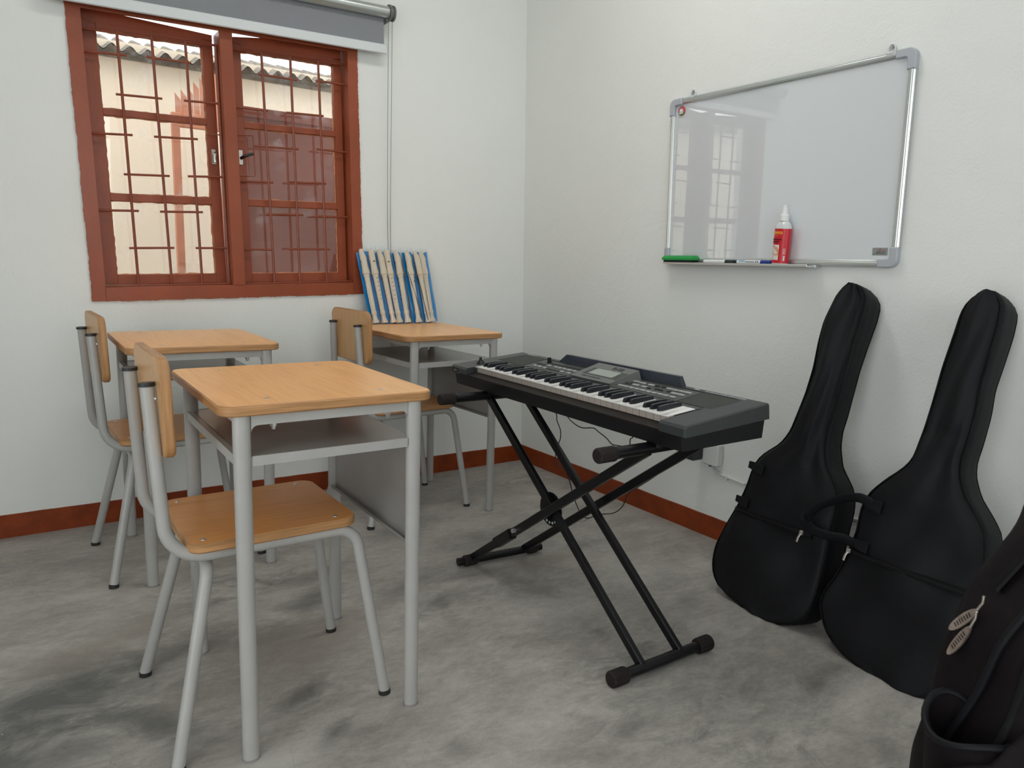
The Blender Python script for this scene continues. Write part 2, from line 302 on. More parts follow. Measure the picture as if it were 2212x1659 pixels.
# ------------------------------------------------------------------ mesh builder
class MB:
    def __init__(s): s.v = []; s.f = []; s.m = []
    def add(s, vs, fs, mi=0):
        o = len(s.v); s.v += [Vector(v) for v in vs]; s.f += [tuple(i + o for i in f) for f in fs]; s.m += [mi] * len(fs); return s
    def box(s, a, b, mi=0, bev=0.0):
        x0, y0, z0 = (min(a[i], b[i]) for i in range(3)); x1, y1, z1 = (max(a[i], b[i]) for i in range(3))
        if bev <= 0:
            vs = [(x0, y0, z0), (x1, y0, z0), (x1, y1, z0), (x0, y1, z0), (x0, y0, z1), (x1, y0, z1), (x1, y1, z1), (x0, y1, z1)]
            return s.add(vs, [(0, 3, 2, 1), (4, 5, 6, 7), (0, 1, 5, 4), (1, 2, 6, 5), (2, 3, 7, 6), (3, 0, 4, 7)], mi)
        b_ = min(bev, (x1 - x0) * .45, (y1 - y0) * .45, (z1 - z0) * .45)
        rings = []
        for z, i in ((z0, b_), (z0 + b_, 0), (z1 - b_, 0), (z1, b_)):
            X0, X1, Y0, Y1 = x0 + i, x1 - i, y0 + i, y1 - i; c = b_ * (1 if i == 0 else .6)
            rings.append([(X0 + c, Y0, z), (X1 - c, Y0, z), (X1, Y0 + c, z), (X1, Y1 - c, z), (X1 - c, Y1, z), (X0 + c, Y1, z), (X0, Y1 - c, z), (X0, Y0 + c, z)])
        return s.loft(rings, mi)
    def loft(s, rings, mi=0, caps=True, closed=True):
        n = len(rings[0]); vs = [p for r in rings for p in r]; fs = []
        for i in range(len(rings) - 1):
            for j in range(n if closed else n - 1):
                k = (j + 1) % n; fs.append((i * n + j, i * n + k, (i + 1) * n + k, (i + 1) * n + j))
        if caps and closed: fs.append(tuple(range(n - 1, -1, -1))); fs.append(tuple((len(rings) - 1) * n + j for j in range(n)))
        return s.add(vs, fs, mi)
    def tube(s, pts, rx, ry=None, ref=(0, 1, 0), n=14, mi=0, caps=True, rings_out=None):
        ry = ry or rx; pts = [Vector(p) for p in pts]; ref = Vector(ref); rings = []
        for i, p in enumerate(pts):
            t = (pts[min(i + 1, len(pts) - 1)] - pts[max(i - 1, 0)]).normalized()
            b = (ref - ref.dot(t) * t)
            if b.length < 1e-4: b = Vector((0, 0, 1)).cross(t)
            b.normalize(); a = t.cross(b)
            rings.append([p + a * (rx * math.cos(2 * math.pi * k / n)) + b * (ry * math.sin(2 * math.pi * k / n)) for k in range(n)])
        if rings_out is not None: rings_out += rings
        return s.loft(rings, mi, caps)
    def cyl(s, a, b, r, r2=None, n=20, mi=0):
        a = Vector(a); b = Vector(b); t = (b - a).normalized(); x = t.orthogonal().normalized(); y = t.cross(x); r2 = r if r2 is None else r2
        return s.loft([[a + (x * math.cos(2 * math.pi * k / n) + y * math.sin(2 * math.pi * k / n)) * r for k in range(n)],
                       [b + (x * math.cos(2 * math.pi * k / n) + y * math.sin(2 * math.pi * k / n)) * r2 for k in range(n)]], mi)
    def lathe(s, prof, n=20, mi=0, sy=1.0):  # profile (r, z)
        return s.loft([[(r * math.cos(2 * math.pi * k / n), sy * r * math.sin(2 * math.pi * k / n), z) for k in range(n)] for r, z in prof], mi)
    def prism(s, poly, z0, z1, mi=0, bev=0.0, mside=None):  # poly ccw in xy
        ms = mi if mside is None else mside
        def inset(d):
            out = []; n = len(poly)
            for i in range(n):
                p0, p1, p2 = Vector(poly[i - 1]), Vector(poly[i]), Vector(poly[(i + 1) % n])
                e1 = (p1 - p0).normalized(); e2 = (p2 - p1).normalized(); n1 = Vector((-e1.y, e1.x)); n2 = Vector((-e2.y, e2.x)); k = (n1 + n2)
                k = k / max(.3, k.dot(n1)) if k.length > 1e-6 else n1
                out.append((p1.x + k.x * d, p1.y + k.y * d))
            return out
        rs = [(inset(bev), z0), (poly, z0 + bev), (poly, z1 - bev), (inset(bev), z1)] if bev > 0 else [(poly, z0), (poly, z1)]
        rings = [[(p[0], p[1], z) for p in r] for r, z in rs]
        s.loft(rings, ms, caps=False)
        n = len(poly); s.add(rings[0], [tuple(range(n - 1, -1, -1))], mi); s.add(rings[-1], [tuple(range(n))], mi); return s
    def xf(s, fn): s.v = [Vector(fn(v)) for v in s.v]; return s
    def obj(s, name, mats, parent=None, smooth=35, loc=None):
        me = bpy.data.meshes.new(name); me.from_pydata([tuple(v) for v in s.v], [], s.f); me.update()
        mats = mats if isinstance(mats, (list, tuple)) else [mats]
        for m in mats: me.materials.append(m)
        me.polygons.foreach_set('material_index', s.m)
        import bmesh
        bm = bmesh.new(); bm.from_mesh(me); bmesh.ops.remove_doubles(bm, verts=bm.verts, dist=1e-6); bmesh.ops.recalc_face_normals(bm, faces=bm.faces); bm.to_mesh(me); bm.free()
        if smooth:
            me.polygons.foreach_set('use_smooth', [True] * len(me.polygons)); me.set_sharp_from_angle(angle=R(smooth))
        o = bpy.data.objects.new(name, me); COL.objects.link(o)
        if parent: o.parent = parent
        if loc: o.location = loc
        return o

def empty(name, mtx=None, loc=None, rz=0.0):
    o = bpy.data.objects.new(name, None); o.empty_display_size = 0.05; COL.objects.link(o)
    if mtx is not None: o.matrix_world = mtx
    if loc is not None: o.location = loc; o.rotation_euler = (0, 0, rz)
    return o
def tag(o, label, cat, group=None):
    o['label'] = label; o['category'] = cat
    if group: o['group'] = group
    return o
def struct(o): o['kind'] = 'structure'; return o
def fillet(P, Rr, n=8):
    P = [Vector(p) for p in P]; out = [P[0]]
    for i in range(1, len(P) - 1):
        r = Rr[i - 1]; a = (P[i - 1] - P[i]).normalized(); b = (P[i + 1] - P[i]).normalized(); ang = a.angle(b)
        d = min(r / math.tan(ang / 2), (P[i - 1] - P[i]).length * .95, (P[i + 1] - P[i]).length * .95); rr = d * math.tan(ang / 2)
        c = P[i] + (a + b).normalized() * (rr / math.sin(ang / 2))
        s0 = P[i] + a * d - c; s1 = P[i] + b * d - c; tot = s0.angle(s1); ax = s0.cross(s1).normalized()
        for k in range(n + 1): out.append(c + Matrix.Rotation(tot * k / n, 3, ax) @ s0)
    out.append(P[-1]); return out
def rrect(x0, y0, x1, y1, r, n=6):
    out = []
    for cx, cy, a0 in ((x1 - r, y0 + r, -90), (x1 - r, y1 - r, 0), (x0 + r, y1 - r, 90), (x0 + r, y0 + r, 180)):
        for k in range(n + 1):
            a = R(a0 + 90 * k / n); out.append((cx + r * math.cos(a), cy + r * math.sin(a)))
    return out
def text_mesh(txt, size, depth=0.0003, bold=False):
    cu = bpy.data.curves.new('t', 'FONT'); cu.body = txt; cu.size = size; cu.extrude = depth; cu.resolution_u = 3
    if bold: cu.offset = size * 0.02
    o = bpy.data.objects.new('t', cu); COL.objects.link(o)
    bpy.context.view_layer.update()
    me = bpy.data.meshes.new_from_object(o.evaluated_get(bpy.context.evaluated_depsgraph_get()))
    bpy.data.objects.remove(o); return me
def text_obj(name, txt, size, m, parent, mtx, sx=1.0, fn=None, bold=False):
    me = text_mesh(txt, size, bold=bold)
    for v in me.vertices:
        v.co.x *= sx
        if fn: v.co = fn(v.co)
    me.materials.clear(); me.materials.append(m); me.name = name
    o = bpy.data.objects.new(name, me); COL.objects.link(o); o.parent = parent; o.matrix_local = mtx
    return o

# ================================================================== ROOM
K1, K2, WR = -0.011, -0.0324, -0.014          # slight lean of the two plastered walls, and their not quite square corner
X0, Y0, H = -3.9, -5.3, 2.85
WO = Vector((-1.961, -0.009, 0.857)); WA = Vector((0.9996, -0.0003, 0.0287)).normalized()
WB = Vector((-0.0287, -0.011, 0.9995)); WB = (WB - WB.dot(WA) * WA).normalized(); WN = -WA.cross(WB).normalized()
if WN.y > 0: WN = -WN
def WM(d=0.0):
    o = WO + WN * d
    # local x along window, local y into room, local z up -> keep right handed: x, -N, z
    return Matrix(((WA.x, -WN.x, WB.x, o.x), (WA.y, -WN.y, WB.y, o.y), (WA.z, -WN.z, WB.z, o.z), (0, 0, 0, 1)))
def wp(a, b, d=0.0): return WO + WA * a + WB * b + WN * d   # d positive = into the room

fl = MB(); fl.box((X0 - .2, Y0 - .2, -.12), (.25, .25, 0)); struct(fl.obj('floor', M['floor'], smooth=0))
# window wall with its opening
wl = MB()
def lw(x, z): return Vector((x, K1 * z, z))
outer = [lw(X0, 0), lw(.2, 0), lw(.2, H), lw(X0, H)]
inn = [wp(.012, .012), wp(1.045, .012), wp(1.045, 1.045), wp(.012, 1.045)]
T = Vector((0, .2, 0))
vs = outer + inn + [p + T for p in outer] + [inn[0] + T, inn[1] + T, inn[2] + T + Vector((0, 0, .10)), inn[3] + T + Vector((0, 0, .10))]
fs = []
for i in range(4):
    j = (i + 1) % 4
    fs += [(i, j, 4 + j, 4 + i), (8 + j, 8 + i, 12 + i, 12 + j), (4 + i, 4 + j, 12 + j, 12 + i), (j, i, 8 + i, 8 + j)]
wl.add(vs, fs); struct(wl.obj('wall_back', M['wall'], smooth=0))
wr = MB()
def rw(y, z, x=0.0): return Vector((WR * y + K2 * z + x, y, z))
wr.add([rw(.0, 0), rw(Y0, 0), rw(Y0, H), rw(.0, H), rw(.0, 0, .2), rw(Y0, 0, .2), rw(Y0, H, .2), rw(.0, H, .2)],
       [(0, 1, 2, 3), (4, 7, 6, 5), (0, 4, 5, 1), (3, 2, 6, 7), (0, 3, 7, 4), (1, 5, 6, 2)])
struct(wr.obj('wall_right', M['wall'], smooth=0))
# left wall with a doorway (sky light and the added fill come in there), front wall with a window opening, both behind the camera
def holed(name, p, u, v, W_, H_, a0, a1, b0, b1, t):
    P = Vector(p); U = Vector(u); V = Vector(v); Tn = Vector(t)
    o = [P, P + U * W_, P + U * W_ + V * H_, P + V * H_]; i = [P + U * a0 + V * b0, P + U * a1 + V * b0, P + U * a1 + V * b1, P + U * a0 + V * b1]
    vs = o + i + [q + Tn for q in o] + [q + Tn for q in i]; fs = []
    for k in range(4):
        j = (k + 1) % 4; fs += [(k, j, 4 + j, 4 + k), (8 + j, 8 + k, 12 + k, 12 + j), (4 + k, 4 + j, 12 + j, 12 + k), (j, k, 8 + k, 8 + j)]
    return struct(MB().add(vs, fs).obj(name, M['wall'], smooth=0))
holed('wall_left', (X0, Y0, 0), (0, 1, 0), (0, 0, 1), -Y0 + .0, H, 1.1, 2.9, 0.03, 2.2, (-.2, 0, 0))
holed('wall_front', (X0, Y0, 0), (1, 0, 0), (0, 0, 1), -X0 + .1, H, 0.8, 3.0, 0.85, 2.25, (0, -.2, 0))
struct(MB().box((X0 - .2, Y0 - .2, H), (.2, .2, H + .12)).obj('ceiling', M['ceil'], smooth=0))

def jitter_band(p0, p1, up, h, nrm, th, seed, n=90, amp=.0008):
    """painted skirting band with the slightly wavy hand painted edge"""
    rnd = random.Random(seed); b = MB(); p0 = Vector(p0); p1 = Vector(p1); up = Vector(up); nrm = Vector(nrm); rings = []
    for i in range(n + 1):
        q = p0.lerp(p1, i / n); hh = h + (rnd.random() - .5) * 2 * amp + .0008 * math.sin(i * .31 + seed)
        rings.append([q, q + nrm * th, q + nrm * th + up * (hh - .002), q + up * hh])
    b.loft(rings); return b
BH = 0.087
struct(jitter_band(lw(X0, 0), lw(0, 0), (0, K1, 1), BH, (0, -1, 0), .004, 3).obj('baseboard_back', M['skirt'], smooth=0))
struct(jitter_band(rw(0, 0), rw(Y0, 0), (K2, 0, 1), BH, (-1, 0, 0), .004, 5).obj('baseboard_right', M['skirt'], smooth=0))

# ================================================================== WINDOW
win = struct(empty('window_1', WM()))
def wbox(name, a0, a1, b0, b1, d0, d1, m=None, parent=win, bev=.002):
    return MB().box((a0, -d1, b0), (a1, -d0, b1), bev=bev).obj(name, m or M['red'], parent)
FD = -.085
def rough_bar(name, a0, a1, b0, b1, side, seed):
    """frame member whose outer paint edge wanders over the plaster"""
    rnd = random.Random(seed); n = 130; rings = []
    horiz = side in 'bt'
    for i in range(n + 1):
        t = i / n; j = rnd.random() * .0022 + .0008 * math.sin(i * .5 + seed) + .0006 * math.sin(i * .13 + seed * 2)
        if horiz:
            x = a0 + (a1 - a0) * t; lo, hi = (b0 - j, b1) if side == 'b' else (b0, b1 + j)
            rings.append([(x, -.008, lo), (x, -.008, hi), (x, -FD, hi), (x, -FD, lo)])
        else:
            z = b0 + (b1 - b0) * t; lo, hi = (a0 - j, a1) if side == 'l' else (a0, a1 + j)
            rings.append([(lo, -.008, z), (hi, -.008, z), (hi, -FD, z), (lo, -FD, z)])
    return MB().loft(rings).obj(name, M['red'], win, smooth=0)
rough_bar('jamb', .0, .046, .0, 1.052, 'l', 1)
rough_bar('jamb', 1.012, 1.055, .0, 1.060, 'r', 2)
rough_bar('sill_rail', .044, 1.014, .0, .051, 'b', 3)
MB().add([(x, y, z) for x in (.044, 1.014) for y, z in ((-.0075, 1.009), (-.0075, 1.058), (.052, 1.058), (.052, 1.021))], [(0, 1, 2, 3), (7, 6, 5, 4), (0, 4, 5, 1), (1, 5, 6, 2), (2, 6, 7, 3), (3, 7, 4, 0)]).obj('head_rail', M['red'], win, smooth=0)
wbox('mullion', .500, .549, .049, 1.010, FD, .010)
# sashes
def sash(a0, a1, s0, s1, d, seed, op=0.0, tl=1.0, tr=1.0):
    root_m = Matrix.Translation((a0, -d, 0)) @ Matrix.Rotation(op, 4, 'Z')
    s = empty('sash'); s.parent = win; s.matrix_local = root_m
    w_ = a1 - a0; z0, z1 = .056, .990; th = .032
    b = MB()
    b.box((0, 0, z0), (s0, th, z1), bev=.0015); b.box((s1, 0, z0), (w_, th, z1), bev=.0015)
    for lo, hi in ((z0, .093), (.367, .395), (.672, .697), (.962, z1)): b.box((s0 - .001, .001, lo), (s1 + .001, th - .001, hi), bev=.0015)
    b.add([(0, 0, z1 - .004), (w_, 0, z1 - .004), (w_, 0, tr), (0, 0, tl), (0, th, z1 - .004), (w_, th, z1 - .004), (w_, th, tr), (0, th, tl)], [(0, 1, 2, 3), (7, 6, 5, 4), (0, 4, 5, 1), (1, 5, 6, 2), (2, 6, 7, 3), (3, 7, 4, 0)])
    b.obj('sash_frame', M['red'], s)
    rnd = random.Random(seed)
    for lo, hi in ((.093, .367), (.395, .672), (.697, .962)):
        MB().box((s0 - .004, th * .55, lo - .004), (s1 + .004, th * .55 + .003, hi + .004)).obj('glass_pane', M['glass'], s, smooth=0)
        # ragged putty line round the pane
        pb = MB(); t = .0035
        for (x0, zz0, x1, zz1) in ((s0, lo, s1, lo), (s1, lo, s1, hi), (s1, hi, s0, hi), (s0, hi, s0, lo)):
            n = 22; rings = []
            for i in range(n + 1):
                f = i / n; x = x0 + (x1 - x0) * f; z = zz0 + (zz1 - zz0) * f; k = t * (.35 + 1.1 * rnd.random() ** 2)
                ix = 0 if x0 != x1 else (-k if x0 == s1 else k); iz = 0 if zz0 != zz1 else (k if zz0 == lo else -k)
                rings.append([(x, th * .55 - .001, z), (x + ix, th * .55 - .001, z + iz), (x + ix, th * .55 + .005, z + iz), (x, th * .55 + .005, z)])
            pb.loft(rings)
        pb.obj('putty', M['putty'], s, smooth=0)
    return s
sl = sash(.050, .494, .046, .405, -.060, 11, R(2.2), 1.032, 1.008)
sr = sash(.553, 1.008, .042, .421, -.060, 12, 0.0, 1.009, 1.062)
# espagnolette handles
def whandle(parent, x, z, kind):
    b = MB(); b.box((x - .009, -.004, z - .030), (x + .009, .001, z + .030), bev=.002); h = b.obj('handle_plate', M['nickel'], parent)
    if kind == 0:
        g = MB(); g.tube([(x, -.006, z + .016), (x + .001, -.02, z + .008), (x - .002, -.024, z - .012), (x - .001, -.024, z - .022)], .006, .004, n=10)
        g.obj('handle_lever', M['nickel'], h)
    else:
        g = MB(); g.tube([(x, -.006, z - .004), (x + .008, -.028, z + .002), (x + .026, -.036, z + .010), (x + .040, -.036, z + .014)], .006, .0045, n=10)
        g.obj('handle_lever', M['blackp'], h)
whandle(sl, .424, .553, 0); whandle(sr, .020, .557, 1)
# welded grille : every rod a piece
GD = -.030
def rod(a, b, r=.0042, name='grille_rod'):
    A_, B_ = (a[0], -GD, a[1]), (b[0], -GD, b[1])
    return MB().cyl(A_, B_, r, n=10).obj(name, M['redbar'], win)
for a in ((.158, .161), (.271, .278), (.386, .390)): rod((a[1], .050), (a[0], .962), .0052)
for a in ((.667, .676), (.782, .784), (.898, .903)): rod((a[1], .050), (a[0], .962), .0052)
for a0, a1, b0, b1 in ((.046, .184, .876, .881), (.248, .402, .885, .886), (.138, .292, .743, .745), (.367, .500, .747, .750), (.046, .182, .600, .605), (.254, .408, .606, .610),
                       (.142, .298, .463, .466), (.363, .500, .469, .474), (.046, .182, .330, .332), (.255, .409, .332, .335), (.139, .296, .194, .196), (.374, .500, .196, .197),
                       (.046, .500, .952, .962), (.046, .500, .053, .055), (.494, .496, .055, .962),
                       (.650, .807, .879, .876), (.885, 1.012, .884, .884), (.549, .682, .745, .743), (.758, .913, .745, .747), (.620, .801, .602, .604), (.879, 1.012, .610, .608),
                       (.549, .690, .462, .464), (.757, .914, .470, .471), (.654, .809, .335, .338), (.859, 1.012, .333, .335), (.549, .679, .192, .191), (.742, .922, .194, .195),
                       (.549, 1.012, .960, .964), (.549, 1.012, .053, .055)):
    rod((a0, b0), (a1, b1), .0044)
for pts in (((.500, .634), (.442, .632), (.444, .476), (.500, .476)), ((.549, .641), (.619, .643), (.620, .486), (.549, .484))):
    MB().tube(fillet([(p[0], -GD + .004, p[1]) for p in pts], [.004, .004], 3), .0024, n=8).obj('grille_hand_hole', M['redbar'], win)

# ================================================================== OUTSIDE
struct(MB().box((-6, .2, -.35), (5, 6, -.25)).obj('yard_ground', M['yard'], smooth=0))  # cement ground of the yard outside
nw = empty('neighbour_building', loc=(-1, 1.62, -.25)); tag(nw, 'cream rendered building wall with a corrugated roof, seen through the window', 'building')
MB().box((-4, 0, 0), (4.5, .25, 2.42)).obj('wall', M['cream'], nw, smooth=0)
rf = MB(); nx, per = 720, .088; rows = [(-.10, 2.365), (.0, 2.395), (.25, 2.475), (.50, 2.545)]
for sgn, off in ((0, 0), (1, -.007)):
    vs = []; fs = []
    for (yy, zz) in rows:
        for i in range(nx + 1):
            x = -3.2 + 6.3 * i / nx; vs.append((x, yy, zz + .017 * math.sin(2 * math.pi * x / per) + off + .004 * math.sin(x * 5.3)))
    for r in range(len(rows) - 1):
        for i in range(nx): fs.append((r * (nx + 1) + i, r * (nx + 1) + i + 1, (r + 1) * (nx + 1) + i + 1, (r + 1) * (nx + 1) + i))
    rf.add(vs, fs)
rf.obj('corrugated_roof', M['fibro'], nw, smooth=60)
MB().box((-4, -.02, 2.33), (4.5, .0, 2.36)).obj('eave_board', M['fibro'], nw, smooth=0)
gt = empty('spiked_gate', loc=(-1.44, 1.2, -.25)); tag(gt, 'rust orange spiked metal gate in the yard outside the left window sash', 'gate')
MB().box((-.022, -.02, 0), (.016, .02, 1.95), bev=.002).obj('post', M['redsun'], gt)
MB().box((-.022, -.02, 1.945), (.36, .02, 2.015), bev=.002).obj('top_beam', M['redsun'], gt)
for i, (x, t) in enumerate(((.0, 2.115), (.030, 2.133), (.060, 2.152), (.092, 2.182), (.124, 2.206), (.156, 2.23), (.19, 2.25), (.225, 2.27), (.26, 2.29))):
    MB().add([(x, -.006, 2.01), (x + .028, -.006, 2.01), (x + .028, -.006, t - .035), (x, -.006, t), (x, .0, 2.01), (x + .028, .0, 2.01), (x + .028, .0, t - .035), (x, .0, t)],
             [(0, 1, 2, 3), (7, 6, 5, 4), (0, 4, 5, 1), (1, 5, 6, 2), (2, 6, 7, 3), (3, 7, 4, 0)]).obj('spike', M['redsun'], gt, smooth=0)
# red sheet metal shutter with pressed cross creases, just outside the right sash
sh = empty('metal_shutter', loc=(-1.385, .42, .55)); tag(sh, 'red-brown sheet metal shutter with pressed diagonal creases outside the right sash', 'shutter')
pb = MB(); W_, H_ = .75, 1.14
def pyr(x0, z0, x1, z1):
    cx, cz = (x0 + x1) / 2, (z0 + z1) / 2; pb.add([(x0, 0, z0), (x1, 0, z0), (x1, 0, z1), (x0, 0, z1), (cx, -.022, cz)], [(0, 1, 4), (1, 2, 4), (2, 3, 4), (3, 0, 4)])
pyr(0.02, .02, W_ - .02, .56); pyr(.02, .56, W_ - .02, H_ - .04)
pb.box((0, .0, 0), (W_, .012, H_)); pb.obj('sheet_panel', M['redsheet'], sh, smooth=0)
MB().box((-.01, -.012, H_ - .035), (W_ + .01, .02, H_ + .01), bev=.002).obj('top_rail', M['redsheet'], sh)
for x in (-.01, W_ - .02): MB().box((x, -.012, -.8), (x + .03, .02, H_ - .03), bev=.002).obj('side_rail', M['redsheet'], sh)

# ================================================================== ROLLER BLIND
bl = empty('roller_blind', WM()); tag(bl, 'grey fabric roller blind with pale bottom bar pulled up above the window', 'blind')
MB().box((-.050, -.0515, 1.040), (1.159, -.0505, 1.165)).obj('fabric', M['blindf'], bl, smooth=0)
MB().box((-.060, -.058, 1.012), (1.172, -.046, 1.050), bev=.003).obj('bottom_bar', M['blindb'], bl)
MB().cyl((-.06, -.068, 1.174), (1.172, -.068, 1.174), .0235, n=32).obj('roller_tube', M['alu'], bl, smooth=60)
bk = MB(); bk.cyl((1.173, -.068, 1.172), (1.181, -.068, 1.172), .033, n=32); bk.cyl((1.181, -.068, 1.172), (1.190, -.068, 1.172), .026, n=32); bk.cyl((1.190, -.068, 1.172), (1.197, -.068, 1.172), .031, n=32)
bk.box((1.165, -.068, 1.138), (1.180, .0, 1.160), bev=.002); bk.obj('bracket', M['bracket'], bl)
bk = MB(); bk.cyl((-.069, -.068, 1.172), (-.061, -.068, 1.172), .031, n=32); bk.box((-.069, -.068, 1.160), (-.061, .0, 1.185)); bk.obj('bracket', M['bracket'], bl)
def chain(x0, x1, x2, z0, z2, y0=-.068, y1=-.030):
    b = MB(); n = int((z0 - z2) / .0052)
    for i in range(n + 1):
        t = i / n; x = x0 + (x1 - x0) * min(1, t * 1.0) + (x2 - x1) * t ** 3; z = z0 + (z2 - z0) * t; y = y0 + (-.012 - y0) * min(1, t * 1.7)
        r = .0021; b.add([(x, y, z + r), (x + r, y, z), (x, y + r, z), (x - r, y, z), (x, y - r, z), (x, y, z - r)], [(0, 1, 2), (0, 2, 3), (0, 3, 4), (0, 4, 1), (5, 2, 1), (5, 3, 2), (5, 4, 3), (5, 1, 4)])
    b.tube([(x0 + (x1 - x0) * k / 8 + (x2 - x1) * (k / 8) ** 3, y0 + (-.012 - y0) * min(1, k / 8 * 1.7), z0 + (z2 - z0) * k / 8) for k in range(9)], .0007, n=5)
    return b
c1 = chain(1.173, 1.177, 1.188, 1.145, -.30).obj('bead_chain', M['chain'], bl, smooth=60); c2 = chain(1.191, 1.189, 1.196, 1.145, -.30).obj('bead_chain', M['chain'], bl, smooth=60)

# ================================================================== WHITEBOARD (right wall)
RO = Vector((-.021, -.989, 1.065)); RU = Vector((.014, -1, .004)).normalized(); RN = Vector((-.999, -.014, -.032)).normalized(); RV = RN.cross(RU); RV = RV if RV.z > 0 else -RV
RM = Matrix(((RU.x, RN.x, RV.x, RO.x), (RU.y, RN.y, RV.y, RO.y), (RU.z, RN.z, RV.z, RO.z), (0, 0, 0, 1)))   # local x along board, y off the wall, z up
if RM.determinant() < 0: RM = Matrix(((RU.x, RN.x, RV.x, RO.x), (RU.y, RN.y, RV.y, RO.y), (RU.z, RN.z, RV.z, RO.z), (0, 0, 0, 1)))
wb = empty('whiteboard'); wb.matrix_world = RM; tag(wb, 'white magnetic board in a silver aluminium frame with grey corners on the right wall', 'whiteboard')
BW, BHt = .940, .614
MB().box((.02, .002, .008), (BW - .008, .0095, BHt - .008)).obj('writing_surface', M['board'], wb, smooth=0)
def rail(name, x0, z0, x1, z1):
    b = MB(); b.box((x0, .0, z0), (x1, .018, z1), bev=.004)
    if x1 - x0 > z1 - z0: b.box((x0, .0, z0 + .005), (x1, .0195, z1 - .006), bev=.002)
    else: b.box((x0 + .005, .0, z0), (x1 - .006, .0195, z1), bev=.002)
    return b.obj(name, M['aluw'], wb)
fw = .021
rail('frame_rail', .012 + .05, BHt - fw, BW - .05, BHt); rail('frame_rail', .012 + .05, .0, BW - .05, fw)
rail('frame_rail', .012, .05, .012 + fw, BHt - .05); rail('frame_rail', BW - fw, .05, BW, BHt - .05)
def corner(cx, cz, sx, sz):
    n = 10; L_ = .060; wd = .0245; ro = .024; outerp = []; innerp = []
    outerp = [(L_, 0)] ; 
    poly = [(L_, 0)] + [(ro - ro * math.sin(R(90 * k / n)), ro - ro * math.cos(R(90 * k / n))) for k in range(n + 1)] + [(0, L_), (wd, L_), (wd, wd + .008), (wd + .002, wd + .002), (wd + .008, wd), (L_, wd)]
    b = MB(); b.prism([(p[0], p[1]) for p in poly][::-1], 0, .0220, bev=.003)
    b.xf(lambda v: (cx + sx * v.x, v.z, cz + sz * v.y)); return b.obj('corner_cap', M['greycap'], wb)
corner(.0105, -.0015, 1, 1); corner(BW + .0015, -.0015, -1, 1); corner(.0105, BHt + .0015, 1, -1); corner(BW + .0015, BHt + .0015, -1, -1)
for x in (.113, .861):
    b = MB(); b.box((x - .012, .0, BHt - .006), (x + .012, .019, BHt + .002), bev=.002)
    b.tube([(x - .009, .006, BHt), (x - .010, .005, BHt + .014), (x - .004, .004, BHt + .024), (x + .004, .004, BHt + .024), (x + .010, .005, BHt + .014), (x + .009, .006, BHt)], .0028, n=8)
    b.obj('hanging_hook', M['bottle'], wb); MB().cyl((x, .0, BHt + .016), (x, .010, BHt + .016), .0045, n=14).obj('wall_screw', M['steel'], wb)
tr = MB(); tr.box((.045, .014, -.004), (.673, .060, -.001), bev=.0008); tr.box((.045, .057, -.004), (.673, .061, .004), bev=.001); tr.box((.667, .014, -.006), (.690, .040, .002), bev=.001)
tr.obj('pen_tray', M['aluw'], wb)
st = MB(); st.box((.859, .0095, .034), (.906, .0100, .057)); so = st.obj('maker_sticker', M['stick'], wb, smooth=0)
def on_board(x, y, z): return Matrix.Translation((x, y, z)) @ Matrix.Rotation(R(90), 4, 'X')
def rbd(x, d, z):   # text frame facing the room on the right wall: local +x is rightwards, +z up, room direction is +y -> mirror free basis
    return Matrix(((1, 0, 0, x), (0, 0, -1, d), (0, 1, 0, z), (0, 0, 0, 1)))
for i in range(3): MB().box((.872, .0100, .050 - i * .005), (.900, .0103, .0485 - i * .005)).obj('printed_line', M['dtxt'] if i else M['magred'], so, smooth=0)
MB().tube([(.862, .0105, .037), (.880, .0105, .043), (.884, .0105, .056)], .0006, n=6).obj('pen_scrawl', M['dtxt'], so)
mg = empty('round_magnet'); mg.matrix_world = RM @ Matrix.Translation((.065, .0095, .570)); tag(mg, 'round red white and green magnet in the upper left corner of the whiteboard', 'magnet')
MB().loft([[(r * math.cos(2 * math.pi * k / 28), y, r * math.sin(2 * math.pi * k / 28)) for k in range(28)] for r, y in ((.017, 0), (.0175, .003), (.016, .005))]).obj('disc', M['magred'], mg)
MB().loft([[(.0155 * math.cos(t), .0052, .0155 * math.sin(t)) for t in [R(a) for a in range(205, 336, 10)]], [(.0155 * math.cos(t), .0048, .0155 * math.sin(t)) for t in [R(a) for a in range(205, 336, 10)]]]).obj('green_edge', M['green'], mg)
b = MB(); b.loft([[(.0085 * math.cos(2 * math.pi * k / 20), y, .0085 * math.sin(2 * math.pi * k / 20) - .001) for k in range(20)] for y in (.004, .0056)]); b.box((-.0085, .004, -.0115), (-.002, .0056, -.002)); b.box((.002, .004, -.0115), (.0085, .0056, -.002)); b.obj('white_emblem', M['magw'], mg)
b = MB()
for k in range(11):
    a = R(-20 + k * 22); ca, sa = math.cos(a), math.sin(a); b.add([(.011 * ca - .0005 * sa, .0054, .011 * sa + .0005 * ca), (.0155 * ca - .0005 * sa, .0054, .0155 * sa + .0005 * ca), (.0155 * ca + .0005 * sa, .0054, .0155 * sa - .0005 * ca), (.011 * ca + .0005 * sa, .0054, .011 * sa - .0005 * ca)], [(0, 1, 2, 3)])
b.obj('printed_rays', M['magw'], mg, smooth=0)

